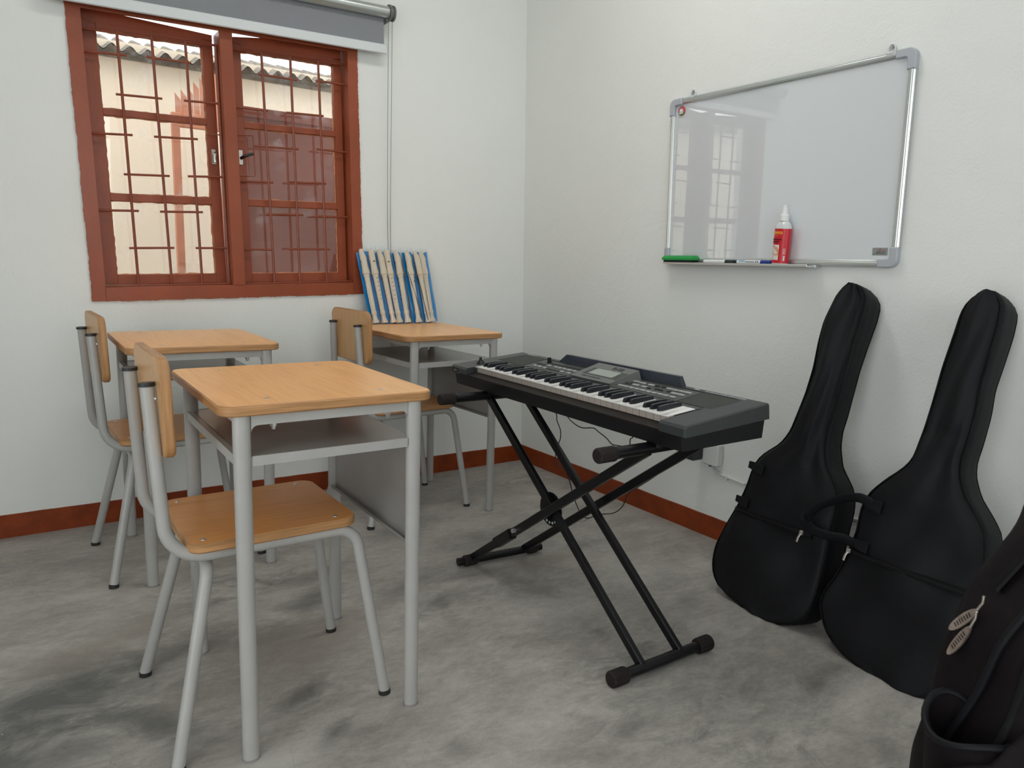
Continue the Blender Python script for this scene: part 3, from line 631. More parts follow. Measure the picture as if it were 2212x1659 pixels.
er = empty('board_eraser'); er.matrix_world = RM @ Matrix.Translation((.038, .018, -.001)); tag(er, 'green board eraser with black felt at the left end of the whiteboard tray', 'eraser')
MB().box((.004, .002, .0), (.150, .040, .014), bev=.003).obj('felt_pad', M['felt'], er)
e = MB(); e.loft([[(.0, .0, .013), (.154, .0, .013), (.154, .042, .013), (.0, .042, .013)], [(.0, .0, .021), (.154, .0, .021), (.154, .042, .021), (.0, .042, .021)], [(.006, .006, .030), (.148, .006, .030), (.148, .034, .030), (.006, .034, .030)]]); e.obj('green_handle', M['green'], er, smooth=20)
def marker(x0, lbl, capm, prints):
    t = empty('board_marker'); t.matrix_world = RM @ Matrix.Translation((x0, .043, .0075)); tag(t, lbl, 'marker', 'markers on the whiteboard tray')
    MB().cyl((0, 0, 0), (.096, 0, 0), .0075, n=20).obj('barrel', M['mwhite'], t)
    c = MB(); c.cyl((.096, 0, 0), (.135, 0, 0), .0083, .0078, n=20); c.cyl((.135, 0, 0), (.139, 0, 0), .006, n=16); c.obj('cap', capm, t)
    MB().cyl((-.004, 0, 0), (0, 0, 0), .006, .0072, n=20).obj('end_plug', M['mwhite'], t)
    for (a, b_, h0, h1, mm) in prints:
        # curved print patch on the barrel facing the room
        vs = []; fs = []; n = 6
        for i in range(n + 1):
            an = h0 + (h1 - h0) * i / n
            for x in (a, b_): vs.append((x, .0077 * math.cos(an), .0077 * math.sin(an)))
        for i in range(n): fs.append((2 * i, 2 * i + 1, 2 * i + 3, 2 * i + 2))
        MB().add(vs, fs).obj('printed_band', mm, t, smooth=60)
    return t
marker(.240, 'white board marker with black cap lying beside the green eraser', M['mblack'], [(.005, .085, .25, .32, M['ptxt'])])
marker(.391, 'white board marker with blue cap and blue print lying left of the red bottle', M['mblue'], [(.006, .032, .35, .9, M['mprint']), (.034, .072, .1, .45, M['dtxt']), (.076, .080, -.1, .8, M['dtxt']), (.084, .088, -.1, .8, M['dtxt'])])

bt = empty('spray_bottle'); bt.matrix_world = RM @ Matrix.Translation((.556, .037, -.001)) @ Matrix.Rotation(R(2.5), 4, 'Y'); tag(bt, 'red labelled cleaner spray bottle with a white nozzle standing on the whiteboard tray', 'bottle')
MB().lathe([(.0, 0), (.028, 0), (.0292, .003), (.0292, .122), (.0285, .129), (.024, .138), (.0175, .1445), (.014, .147)], 32, sy=.72).obj('bottle_body', M['bottle'], bt, smooth=60)
MB().lathe([(.0297, .008), (.0297, .121)], 32, sy=.73).obj('label', M['label'], bt, smooth=60)
MB().lathe([(.0, .146), (.0155, .146), (.0155, .165), (.013, .167), (.0108, .168), (.009, .188), (.0075, .1885), (.006, .198), (.0, .198)], 24).obj('spray_nozzle', M['nozzle'], bt, smooth=40)
RB = .0300
def wrap(x, z, off=0.0):       # label surface: x arc length from the face looking at the room
    a = x / RB; return (RB * math.sin(a) * 1.0, (RB + off) * math.cos(a) * .735 + off, z)
def lab(x, z): return lambda co: Vector(wrap(x + co.x, z + co.y, .0002 + co.z))
# the label front is turned left, towards the corner
text_obj('brand_text', 'GENYO', .0125, M['yellow'], bt, Matrix.Identity(4), 1.0, lab(-.030, .103), bold=True)
text_obj('label_text', 'WHITE BOARD', .0075, M['darkprint'], bt, Matrix.Identity(4), 1.0, lab(-.038, .083), bold=True)
text_obj('label_text', 'CLEANER', .0075, M['darkprint'], bt, Matrix.Identity(4), 1.0, lab(-.028, .075), bold=True)
def patch(name, x0, x1, z0, z1, m, off=.0003, n=8):
    vs = []; fs = []
    for i in range(n + 1):
        x = x0 + (x1 - x0) * i / n
        vs += [wrap(x, z0, off), wrap(x, z1, off)]
    for i in range(n): fs.append((2 * i, 2 * i + 2, 2 * i + 3, 2 * i + 1))
    return MB().add(vs, fs).obj(name, m, bt, smooth=60)
patch('picture_panel', -.034, .006, .018, .068, M['paper']); patch('yellow_line', -.026, -.001, .0985, .0992, M['yellow'])
patch('white_square', .023, .029, .016, .033, M['paper'])
for k in range(5): patch('small_print', .020, .030, .038 + k * .004, .0395 + k * .004, M['paper'], .0003, 3)
hd = MB()
for p in ([(-.022, .060), (-.014, .063), (-.003, .059), (.004, .050)], [(-.010, .057), (-.003, .052), (.003, .046)], [(-.014, .040), (-.008, .035), (.002, .036)], [(.004, .050), (.003, .040), (.002, .034)]):
    hd.tube([wrap(x, z, .0003) for x, z in p], .0028, .0004, ref=(0, 1, 0), n=8)
hd.obj('printed_hand', M['skin'], bt)

# ================================================================== SOCKET, ADAPTER, CABLE on the right wall
def rwp(y, z, d=0.0): return rw(y, z) - Vector((d, 0, 0))
sk = empty('wall_socket', loc=rwp(-1.295, .345)); tag(sk, 'white plastic power socket box low on the right wall under the keyboard', 'socket')
MB().box((-.036, -.038, -.045), (.0, .038, .045), bev=.006).obj('socket_box', M['socket'], sk)
MB().cyl((-.018, .008, -.052), (-.018, .008, -.044), .006, n=12).obj('cable_gland', M['hole'], sk)
ad = empty('power_adapter', loc=rwp(-1.262, .365, .037)); tag(ad, 'black power adapter plugged into the white wall socket', 'adapter')
MB().box((-.055, -.004, -.048), (.0, .036, .050), bev=.004).obj('adapter_body', M['adapter'], ad)
cb = MB(); pts = [(-1.287, .300), (-1.292, .285), (-1.305, .274), (-1.335, .268), (-1.44, .262), (-1.65, .262), (-1.87, .262), (-2.2, .262), (-2.75, .264)]
cb.tube([rwp(y, z, .006) for y, z in pts], .0055, n=10); cbo = cb.obj('wall_cable', M['socket']); tag(cbo, 'white painted cable clipped along the right wall from the socket', 'cable')
for y in (-1.36, -1.70, -2.03, -2.4): MB().box((-.014, y - .004, .254), (.002, y + .004, .272), bev=.001).xf(lambda v: v + Vector((rw(y, .262).x, 0, 0))).obj('cable_clip', M['socket'], cbo)

# ================================================================== DESK
def dup_tree(o, parent=None):
    c = o.copy(); COL.objects.link(c)
    if parent: c.parent = parent; c.matrix_parent_inverse = o.matrix_parent_inverse.copy()
    for ch in list(o.children): dup_tree(ch, c)
    return c
DW, DD, DH = .457, .536, .760
LX0, LX1, LY = .043, DW - .0435, .022
def make_desk():
    t = empty('school_desk')
    b = MB(); b.prism(rrect(0, 0, DW, DD, .034, 8), DH - .021, DH, 0, .0028, 1); b.obj('desk_top', [M['wy'], M['ply']], t)
    for x in (LX0, LX1):
        for y in (LY, DD - LY):
            MB().tube([(x, y, .0045), (x, y, DH - .0215)], .0172, .0142, ref=(0, 1, 0), n=26, caps=True).obj('leg', M['metal'], t, smooth=50)
            MB().tube([(x, y, .0), (x, y, .005)], .0178, .0148, ref=(0, 1, 0), n=26).obj('foot_cap', M['metald'], t, smooth=50)
    zb, zt = DH - .043, DH - .0205
    def apron(p0, p1):
        a, c = Vector(p0), Vector(p1); d = (c - a).normalized(); n_ = Vector((-d.y, d.x, 0)) * .006; g = .014; b = MB(); L_ = (c - a).length
        prof = [(0, zt), (0, zb - g)] + [(g - g * math.cos(R(90 * k / 5)), zb - g + g * math.sin(R(90 * k / 5))) for k in range(1, 6)]
        prof += [(L_ - x, z) for x, z in reversed(prof[1:])] + [(L_, zt)]
        f_ = [a + d * x + n_ + Vector((0, 0, z)) for x, z in prof]; r_ = [a + d * x - n_ + Vector((0, 0, z)) for x, z in prof]; m_ = len(prof)
        b.add(f_ + r_, [tuple(range(m_)), tuple(range(2 * m_ - 1, m_ - 1, -1))] + [(i, (i + 1) % m_, m_ + (i + 1) % m_, m_ + i) for i in range(m_)])
        return b.obj('apron', M['metal'], t, smooth=30)
    apron((LX0 + .017, LY, 0), (LX1 - .017, LY, 0)); apron((LX0 + .017, DD - LY, 0), (LX1 - .017, DD - LY, 0))
    apron((LX0, LY + .012, 0), (LX0, DD - LY - .012, 0)); apron((LX1, LY + .012, 0), (LX1, DD - LY - .012, 0))
    # book shelf : folded sheet with lips
    s = MB(); z1 = .655; s.box((LX0 + .002, LY - .006, z1 - .0015), (LX1 - .002, DD - LY + .006, z1)); sh_ = s.obj('book_shelf', M['metald'], t, smooth=0)
    l = MB(); l.box((LX0 + .018, LY - .010, z1 - .019), (LX1 - .018, LY - .0075, z1 + .0012)); l.box((LX0 - .012, LY + .012, z1 - .019), (LX0 - .0095, DD - LY - .012, z1 + .0012))
    l.box((LX0 + .018, DD - LY + .0075, z1 - .019), (LX1 - .018, DD - LY + .010, z1 + .0012)); l.box((LX0 - .0105, LY + .012, z1 - .0015), (LX0 + .004, DD - LY - .012, z1)); l.obj('shelf_lip', M['metal'], t, smooth=0)
    p = MB(); p.box((LX1 - .001, LY + .010, .405), (LX1 + .001, DD - LY - .010, z1 - .002)); p.box((LX1 - .013, LY + .010, .405), (LX1 + .001, DD - LY - .010, .407)); p.box((LX1 - .013, LY + .010, .405), (LX1 - .0115, DD - LY - .010, .412)); p.obj('modesty_panel', M['metald'], t, smooth=0)
    for x in (.105, DW - .105):
        for y in (.062, DD - .062):
            MB().lathe([(.0, DH - .0003), (.0058, DH - .0003), (.0052, DH + .0008), (.002, DH + .0010), (.0, DH + .0004)], 14).xf(lambda v: v + Vector((x, y, 0))).obj('screw_head', M['steel'], t)
        for y in (LY, DD - LY):
            MB().lathe([(.0, zb - .012), (.004, zb - .012), (.004, zb - .006), (.0068, zb - .006), (.0068, zb + .001), (.0, zb + .001)], 6).xf(lambda v: v + Vector((x, y, 0))).obj('bolt_nut', M['steel'], t, smooth=20)
    return t
d0 = make_desk()
DESKS = [(-1.8888, -1.6907, .0031, 'nearest wooden topped school desk with grey metal legs, chair tucked underneath'),
         (-1.936, -.7062, .0029, 'empty wooden topped school desk below the left part of the window'),
         (-.9932, -.6445, .0537, 'wooden topped school desk in the corner with the recorders standing on it')]
for i, (x, y, a, lb) in enumerate(DESKS):
    o = d0 if i == 0 else dup_tree(d0)
    o.location = (x, y, 0); o.rotation_euler = (0, 0, a); tag(o, lb, 'desk', 'school desks')

# ================================================================== CHAIR
def make_chair():
    t = empty('school_chair')
    sx0, sx1, sw, sz = -.184, .183, .167, .4595
    b = MB(); b.prism(rrect(sx0, -sw, sx1, sw, .036, 8), sz - .021, sz, 0, .003, 1); b.obj('seat', [M['wx'], M['ply']], t)
    # backrest: upright board on the front of the two uprights
    b = MB(); b.prism(rrect(-.165, 0, .165, .203, .034, 8), 0, .020, 0, .003, 1)
    bz0, lean = .6415, -.030
    b.xf(lambda v: (-.2165 + v.z + lean * v.y / 1.0, v.x, bz0 + v.y))
    b.obj('backrest', [M['wz'], M['plyv']], t)
    for s_ in (1, -1):
        P = [(-.2375, .113 * s_, .786), (-.219, .136 * s_, .4255), (.180, .147 * s_, .4265), (.2415, .177 * s_, .010)]
        pts = fillet(P, [.078, .052], 9); k = 0
        k = 1 + 10 + 4                                   # split inside the front bend: the rest is the leg
        rings = []; MB().tube(pts, .0134, .0115, ref=(0, 1, 0), n=18, rings_out=rings)
        MB().loft(rings[:12]).obj('side_frame', M['metal'], t, smooth=60)
        MB().loft(rings[11:]).obj('leg', M['metal'], t, smooth=60)
        MB().tube([(-.2378, .1128 * s_, .785), (-.2379, .1128 * s_, .7905), (-.2380, .1127 * s_, .7925)], .0160, .0138, ref=(0, 1, 0), n=18).obj('tube_cap', M['blackp'], t)
        MB().tube([(.2415, .177 * s_, .011), (.2420, .1774 * s_, .0)], .0146, .0128, ref=(0, 1, 0), n=16).obj('foot_cap', M['blackp'], t)
        MB().tube([(-.2288, .2065 * s_, .011), (-.2292, .2072 * s_, .0)], .0146, .0142, ref=(0, 1, 0), n=16).obj('foot_cap', M['blackp'], t)
    P = [(-.229, -.2070, .010), (-.140, -.128, .3995), (-.140, .128, .3995), (-.229, .2070, .010)]
    pts = fillet(P, [.045, .045], 9); rings = []; MB().tube(pts, .0122, .0136, ref=(1, 0, -.2), n=18, rings_out=rings)
    a, c = 11, len(rings) - 11
    MB().loft(rings[:a]).obj('leg', M['metal'], t, smooth=60); MB().loft(rings[a - 1:c + 1]).obj('cross_bar', M['metal'], t, smooth=60); MB().loft(rings[c:]).obj('leg', M['metal'], t, smooth=60)
    for x in (-.150, .135):
        for y in (-.138, .138):
            MB().lathe([(.0, sz - .0003), (.0062, sz - .0003), (.0055, sz + .0010), (.0022, sz + .0012), (.0, sz + .0006)], 14).xf(lambda v: v + Vector((x, y, 0))).obj('screw_head', M['steel'], t)
    for y in (-.118, .118):
        for z in (.69, .76): MB().cyl((-.2235, y * 1.0, z), (-.2165 - .012, y, z), .0045, n=10).obj('backrest_screw', M['steel'], t)
    return t
c0 = make_chair()
CH = [(-1.755, -1.422, .013, 'nearest grey tube school chair with wooden seat, pushed under the front desk'),
      (-1.778, -.422, .041, 'wooden school chair beside the desk under the window, half hidden behind the nearest chair'),
      (-.887, -.342, .059, 'wooden school chair tucked under the corner desk that holds the recorders')]
for i, (x, y, a, lb) in enumerate(CH):
    o = c0 if i == 0 else dup_tree(c0)
    o.location = (x, y, 0); o.rotation_euler = (0, 0, a); tag(o, lb, 'chair', 'school chairs')

# ================================================================== RECORDERS in blue plastic sleeves
RB_ = [-.888, -.847, -.804, -.776, -.733, -.678, -.628, -.597]
RT_ = [-.926, -.884, -.841, -.810, -.761, -.706, -.662, -.632]
yb, yt, zb_, zt_ = -.118, -.050, .7615, 1.075
def rec_mesh():
    parts = {}
    parts['foot_joint'] = MB().lathe([(.0, 0), (.0155, 0), (.0160, .004), (.0150, .008), (.0112, .018), (.0098, .034), (.0105, .036), (.0118, .038), (.0118, .050), (.0100, .053)], 22)
    parts['body_joint'] = MB().lathe([(.0098, .050), (.0105, .06), (.0120, .195), (.0125, .200), (.0140, .203), (.0140, .208), (.0118, .211)], 22)
    parts['head_joint'] = MB().lathe([(.0118, .208), (.0162, .211), (.0166, .216), (.0150, .232), (.0138, .246), (.0142, .272), (.0150, .276), (.0150, .281), (.0140, .284), (.0150, .296), (.0135, .303), (.009, .307)], 22)
    return parts
def beak(b):   # cut the mouth end to a slanting beak
    for v in b.v:
        if v.z > .285:
            k = (v.z - .285) / .022
            if v.y > 0: v.y *= (1 - .75 * k)
            v.z += .010 * k * (1 if v.y <= 0 else .2)
    return b
names = ['first', 'second', 'third', 'fourth', 'fifth', 'sixth', 'seventh', 'rightmost']
front = [95, 0, 100, 15, 95, 150, 120, 100]   # turn of each about its own axis
for i in range(8):
    base = Vector((RB_[i], yb - (.0 if i != 3 else .004), zb_)); top = Vector((RT_[i], yt, zt_ + .003 * math.sin(i * 2.1)))
    if i == 7: base.y += .022; top.y += .006
    zax = (top - base).normalized(); xax = Vector((1, 0, 0)); xax = (xax - xax.dot(zax) * zax).normalized(); yax = zax.cross(xax)
    turn = Matrix.Rotation(R(-front[i]), 4, 'Z')
    mtx = Matrix(((xax.x, yax.x, zax.x, base.x), (xax.y, yax.y, zax.y, base.y), (xax.z, yax.z, zax.z, base.z), (0, 0, 0, 1))) @ Matrix.Diagonal((1, 1, 1.038, 1))
    t = empty('recorder'); t.matrix_world = mtx @ Matrix.Translation((0, 0, .003)) @ turn
    pos = ['leftmost ivory recorder of the row', 'second ivory recorder from the left, window and finger holes facing out', 'third ivory recorder from the left, turned sideways', 'fourth ivory recorder from the left, six finger holes facing out',
           'fifth ivory recorder from the left, turned away', 'sixth ivory recorder from the left with one thumb hole showing', 'seventh ivory recorder from the left beside black cleaning rods', 'rightmost thin looking ivory recorder at the end of the row'][i]
    tag(t, pos + ', in a blue sleeve', 'recorder', 'recorders standing on the corner desk')
    pp = rec_mesh(); beak(pp['head_joint'])
    hj = None
    for k, m_ in pp.items():
        o = m_.obj(k, M['rec'], t, smooth=45)
        if k == 'body_joint': bj = o
        if k == 'head_joint': hj = o
    for z in (.192, .176, .158, .140, .120, .104):
        r_ = .0098 + .0022 * (z - .06) / .135 + .0006
        MB().cyl((.0, -r_ + .0009, z), (0, -r_ - .0002, z), .0021, n=10).obj('finger_hole', M['hole'], bj)
    MB().cyl((0, .0112, .180), (0, .0128, .180), .0028, n=10).obj('thumb_hole', M['hole'], bj)
    MB().box((-.0045, -.0152, .262), (.0045, -.0136, .266)).obj('window_slot', M['hole'], hj, smooth=0)
    # sleeve : blue back sheet and clear front film, both slightly crumpled
    nxt = (RB_[i + 1] - RB_[i]) if i < 7 else .045
    wl_, wr_ = .020, (.026 if i < 7 else .038)
    sv = empty('plastic_sleeve'); sv.matrix_world = mtx @ Matrix.Translation((0, 0, 0))
    tag(sv, ['blue backed clear plastic sleeve around the leftmost recorder', 'blue backed clear plastic sleeve around the second recorder from the left', 'blue backed clear plastic sleeve around the third recorder from the left', 'blue backed clear plastic sleeve around the fourth recorder from the left',
             'blue backed clear plastic sleeve around the fifth recorder from the left', 'blue backed clear plastic sleeve around the sixth recorder from the left', 'blue backed clear plastic sleeve around the seventh recorder from the left', 'blue backed plastic sleeve with a wide bright blue margin at the right end'][i], 'sleeve', 'plastic sleeves of the recorders')
    rnd = random.Random(50 + i)
    ph = [rnd.uniform(0, 6) for _ in range(4)]
    def sheet(yoff, amp, ztop, wl__, wr__, ztilt=0):
        vs = []; fs = []; NX, NZ = 10, 26
        for a in range(NZ + 1):
            for c in range(NX + 1):
                u = c / NX; x = -wl__ + (wl__ + wr__) * u; z = .0015 + ztop * a / NZ
                y = yoff + amp * (math.sin(u * 9 + ph[0] + a * .25) * .5 + math.sin(a * .55 + ph[1] + u * 4) * .5)
                if yoff < 0: y -= .0165 * math.exp(-((x) / .022) ** 4)
                vs.append((x, y, z + (ztilt + .003 * math.sin(u * 7 + ph[2])) * (a / NZ)))
        for a in range(NZ):
            for c in range(NX): k = a * (NX + 1) + c; fs.append((k, k + 1, k + NX + 2, k + NX + 1))
        return MB().add(vs, fs)
    sheet(.0175, .0022, .312, wl_, wr_).obj('blue_back', M['blue'], sv, smooth=180)
    sheet(-.001, .0012, .326, wl_, min(wr_, .026)).obj('clear_front', M['clear'], sv, smooth=180)
for i, (b0, t0, lb) in enumerate((((-.640, -.135, .775), (-.680, -.075, 1.02), 'black cleaning rod leaning across the seventh recorder'), ((-.665, -.130, .775), (-.714, -.075, .99), 'black cleaning rod between the sixth and seventh recorders'))):
    o = MB().tube([b0, [(b0[k] + t0[k]) / 2 + (.002 if k == 0 else 0) for k in range(3)], t0], .0016, n=8).obj('cleaning_rod', M['cable']); tag(o, lb, 'rod', 'recorder cleaning rods')

# ================================================================== KEYBOARD
SL = .101
KO = Vector((-.953, -.909, .690)); KU = Vector((0, -1, 0)); KV = Vector((math.cos(SL), 0, math.sin(SL))); KW = Vector((-math.sin(SL), 0, math.cos(SL)))
KM = Matrix(((KU.x, KV.x, KW.x, KO.x), (KU.y, KV.y, KW.y, KO.y), (KU.z, KV.z, KW.z, KO.z), (0, 0, 0, 1)))
kb = empty('electronic_keyboard'); kb.matrix_world = KM; tag(kb, 'dark grey portable electronic keyboard resting on the black folding stand', 'keyboard')
KL, KD = 1.081, .306
# keyboard-local z of world heights
def kz(v, world): return (world - KO.z - v * math.sin(SL)) / math.cos(SL)
def kbox(name, u0, u1, v0, v1, w0, w1, m, parent=kb, bev=.0015): return MB().box((u0, v0, w0), (u1, v1, w1), bev=bev).obj(name, m, parent)
# upper shell: cheeks, back deck, front lip
def sect(u, ins=0.0, top=0.0):
    return [(u, ins, kz(ins, .664)), (u, ins, -.006), (u, ins + .006, top), (u, .300, top), (u, KD - ins, top - .004), (u, KD - ins + .002, kz(KD, .681))]
b = MB()
b.loft([sect(1.000), sect(KL - .004), [(x + .004, y * .985 + .002, z - .001) for x, y, z in sect(KL - .004, .002, -.002)]])
b.obj('right_cheek', M['kb'], kb, smooth=25)
b = MB(); b.loft([[(x - .004, y * .985 + .002, z - .001) for x, y, z in sect(.004, .002, -.002)], sect(.004), sect(.103)]); b.obj('left_cheek', M['kb'], kb, smooth=25)
b = MB()
def deck(u): return [(u, .126, -.026), (u, .126, -.002), (u, .130, .002), (u, .146, .001), (u, .158, -.0015), (u, .278, -.0015), (u, .2785, -.004), (u, .281, -.004), (u, .2815, .0), (u, .300, .0), (u, KD, -.004), (u, KD + .002, kz(KD, .681))]
b.loft([deck(.103), deck(1.0)]); b.obj('top_deck', M['kb'], kb, smooth=25)
kbox('left_deck_plate', .0995, .124, .030, .13, -.02, -.0005, M['kb'])
b = MB(); b.loft([[(u, .0, kz(0, .664)), (u, .0, kz(0, .664) + .004), (u, .034, -.0165), (u, .13, -.0165), (u, .13, kz(.13, .67))] for u in (.06, 1.0)]); b.obj('key_rail', M['rail'], kb, smooth=20)
b = MB()
def low(u, i): return [(u, .006 + i, kz(.006 + i, .627)), (u, .002, kz(.002, .6645)), (u, KD - .002, kz(KD, .6815)), (u, KD - .012 - i, kz(KD - .012 - i, .6285))]
b.loft([low(.022, .0), low(KL - .014, .0)]); 
for v in b.v:
    pass
b.obj('lower_case', M['kbl'], kb, smooth=20)
# white keys
KX0, KX1 = .1145, .9985; KWD = (KX1 - KX0) / 36
kw = []
for i in range(36):
    x0 = KX0 + i * KWD + .0009; x1 = KX0 + (i + 1) * KWD - .0009
    p = i % 7; cl = .0070 if p in (1, 2, 4, 5, 6) else 0; cr = .0070 if p in (0, 1, 3, 4, 5) else 0
    if i == 35: cl = cr = 0
    vf, vm, vr = .031, .054, .126; zt, zu, zbm = .0035, .0010, -.0155
    b = MB()
    poly = [(x0, vf), (x1, vf), (x1, vm), (x1 - cr, vm), (x1 - cr, vr), (x0 + cl, vr), (x0 + cl, vm), (x0, vm)]
    b.prism(poly, zu, zt, 0, .0004); b.box((x0, vf + .0010, zbm), (x1, vf + .006, zu - .0004), 1)
    b.box((x0 + .0004, vf + .006, zbm + .004), (x1 - .0004, vm - .002, zu + .0002), 1)
    b.obj('white_key', [M['white'], M['keyfront']], kb, smooth=25)
for i in range(35):
    if i % 7 in (0, 1, 3, 4, 5):
        xc = KX0 + (i + 1) * KWD; h = .0057
        b = MB(); prof = [(.048, .0030), (.0515, .0135), (.056, .0152), (.085, .0148), (.120, .0120), (.126, .0110), (.126, -.001), (.048, -.001)]
        ins = [.0, .0014, .0018, .0018, .0016, .0016, .0, .0]
        L_ = [(xc - h + ins[k], y, z) for k, (y, z) in enumerate(prof)]; R_ = [(xc + h - ins[k], y, z) for k, (y, z) in enumerate(prof)]; m_ = len(prof)
        b.add(L_ + R_, [tuple(range(m_)), tuple(range(2 * m_ - 1, m_ - 1, -1))] + [(k, (k + 1) % m_, m_ + (k + 1) % m_, m_ + k) for k in range(m_)])
        b.obj('black_key', M['blackk'], kb, smooth=40)
# speakers, panels
def skew(name, pts, w0, w1, m, parent=kb, bev=.001): return MB().prism(pts, w0, w1, 0, bev).obj(name, m, parent, smooth=25)
skew('speaker_grille', [(.052, .158), (.205, .158), (.182, .281), (.052, .281)], -.003, .0006, M['kbs'])
skew('speaker_grille', [(.905, .160), (1.018, .160), (1.018, .276), (.896, .276)], -.003, .0006, M['kbs'])
pl = skew('control_panel', [(.212, .160), (.452, .160), (.430, .272), (.190, .272)], -.003, .0003, M['kbp'])
pr_ = skew('control_panel', [(.642, .160), (.900, .160), (.890, .272), (.642, .272)], -.003, .0003, M['kbp'])
def button(u, v, m, parent, hw=.0085, hv=.0050):
    return MB().box((u - hw, v - hv, .0), (u + hw, v + hv, .0034), bev=.0010).obj('button', m, parent)
for u in (.250, .275, .302, .394, .429): button(u, .181, M['btn'], pl)
for u in (.326, .347, .371): button(u, .181, M['btnd'], pl)
for u, hw in ((.288, .0085), (.322, .0075), (.345, .0075), (.368, .0075), (.393, .011), (.421, .0095)): button(u, .212, M['btn'], pl, hw)
for u, v in ((.228, .213), (.254, .213), (.276, .243), (.296, .243), (.316, .243), (.337, .243), (.358, .243), (.379, .243), (.400, .243), (.418, .243)): button(u, v, M['btnd'], pl)
for u in (.670, .691, .714, .736, .758, .782, .804, .826, .847, .871): button(u, .180, M['btn'], pr_, .0088)
for u, v, hw in ((.667, .243, .013), (.697, .241, .0125), (.699, .212, .0125), (.732, .241, .011), (.733, .212, .011), (.800, .242, .0095), (.822, .242, .0095), (.845, .242, .0095), (.868, .242, .011), (.846, .212, .011), (.870, .212, .011)): button(u, v, M['btn'], pr_, hw)
button(.668, .213, M['btnd'], pr_, .010)
for u, v, s_ in ((.752, .240, 1), (.776, .242, 1), (.752, .212, -1), (.776, .213, 1), (.797, .215, -1), (.820, .215, 1)):
    MB().prism([(u - .009, v + .004 * s_), (u, v - .005 * s_), (u + .009, v + .004 * s_)][::s_], 0, .0032, 0, .0004).obj('arrow_button', M['blackk'], pr_, smooth=20)
MB().lathe([(.0, 0), (.0105, 0), (.0105, .002), (.0068, .003), (.0062, .018), (.0, .0185)], 20).xf(lambda v: v + Vector((.243, .246, 0))).obj('volume_knob', M['kbl'], kb)
# joystick and flat knob at the left
b = MB(); b.lathe([(.0, 0), (.017, 0), (.012, .006), (.0065, .011), (.0048, .013), (.0046, .022), (.0, .0225)], 18); b.xf(lambda v: v + Vector((.068, .080, 0))); b.obj('pitch_joystick', M['kbl'], kb, smooth=40)
MB().lathe([(.0, 0), (.0095, 0), (.0092, .006), (.0, .0065)], 18).xf(lambda v: v + Vector((.108, .118, .0))).obj('flat_knob', M['kbl'], kb)
# front left jacks
jk = kbox('jack_panel', .012, .046, -.0012, .004, -.0185, -.007, M['kbl'], kb, .0005)
for u in (.026, .036): MB().cyl((u, -.003, -.0135), (u, .002, -.0135), .0024, n=12).obj('jack', M['steel'], jk)
# screen module
def P3(u, v, w_): return (u, v, w_)
b = MB(); z0, z1 = .000, .030
b.add([(.458, .165, .0), (.640, .165, .0), (.640, .165, .004), (.458, .165, .004), (.458, .266, .0), (.665, .266, .0), (.660, .262, .030), (.482, .262, .030)],
      [(0, 1, 2, 3), (3, 2, 6, 7), (1, 5, 6, 2), (4, 0, 3, 7), (5, 4, 7, 6), (0, 4, 5, 1)])
sm_ = b.obj('display_module', M['kbm'], kb, smooth=10)
e1 = Vector((.182, 0, 0)); e2a = Vector((.482 - .458, .262 - .165, .026)); e2b = Vector((.660 - .640, .262 - .165, .026)); o3 = Vector((.458, .165, .004))
nrm = e1.cross(e2a).normalized()
def sp(s_, t_, h=0.0): a = o3 + e2a * t_; c = o3 + e1 + e2b * t_; return a.lerp(c, s_) + nrm * h
def splate(name, s0, s1, t0, t1, h0, h1, m, parent):
    q = [sp(s0, t0, h0), sp(s1, t0, h0), sp(s1, t1, h0), sp(s0, t1, h0), sp(s0, t0, h1), sp(s1, t0, h1), sp(s1, t1, h1), sp(s0, t1, h1)]
    return MB().add(q, [(0, 3, 2, 1), (4, 5, 6, 7), (0, 1, 5, 4), (1, 2, 6, 5), (2, 3, 7, 6), (3, 0, 4, 7)]).obj(name, m, parent, smooth=0)
bz = splate('display_bezel', .13, .97, .25, .68, -.001, .0006, M['kbd'], sm_)
splate('lcd_screen', .235, .83, .295, .655, -.0005, .0011, M['lcd'], sm_)
ex = e1.normalized(); ey = e2a - e2a.dot(ex) * ex; ey.normalize()
def stx(s_, t_, h=.0008):
    p = sp(s_, t_, h); return Matrix(((ex.x, ey.x, nrm.x, p.x), (ex.y, ey.y, nrm.y, p.y), (ex.z, ey.z, nrm.z, p.z), (0, 0, 0, 1)))
text_obj('model_text', 'E-09', .0210, M['dtxt'], sm_, stx(.50, .76), 1.25, bold=True)
text_obj('caption_text', 'INTERACTIVE ARRANGER', .0058, M['dtxt'], sm_, stx(.20, .12), 1.3)
text_obj('strip_text', 'Roland', .0130, M['ptxt'], kb, Matrix.Translation((.050, .2865, .0004)), 1.5, bold=True)
text_obj('strip_text', 'INTERACTIVE ARRANGER', .0090, M['ptxt'], kb, Matrix.Translation((.888, .2865, .0004)), 1.28, bold=True)
MB().box((.846, .288, .0), (.862, .296, .0006)).obj('printed_badge', M['ptxt'], kb, smooth=0)
# music rest bar
b = MB(); b.add([(.246, .285, .0), (.805, .285, .0), (.805, .303, .0), (.246, .303, .0), (.288, .286, .0285), (.800, .286, .0285), (.798, .296, .0285), (.300, .296, .0285)],
                [(0, 1, 5, 4), (1, 2, 6, 5), (2, 3, 7, 6), (3, 0, 4, 7), (4, 5, 6, 7), (3, 2, 1, 0)])
b.obj('music_rest', M['rest'], kb, smooth=10)

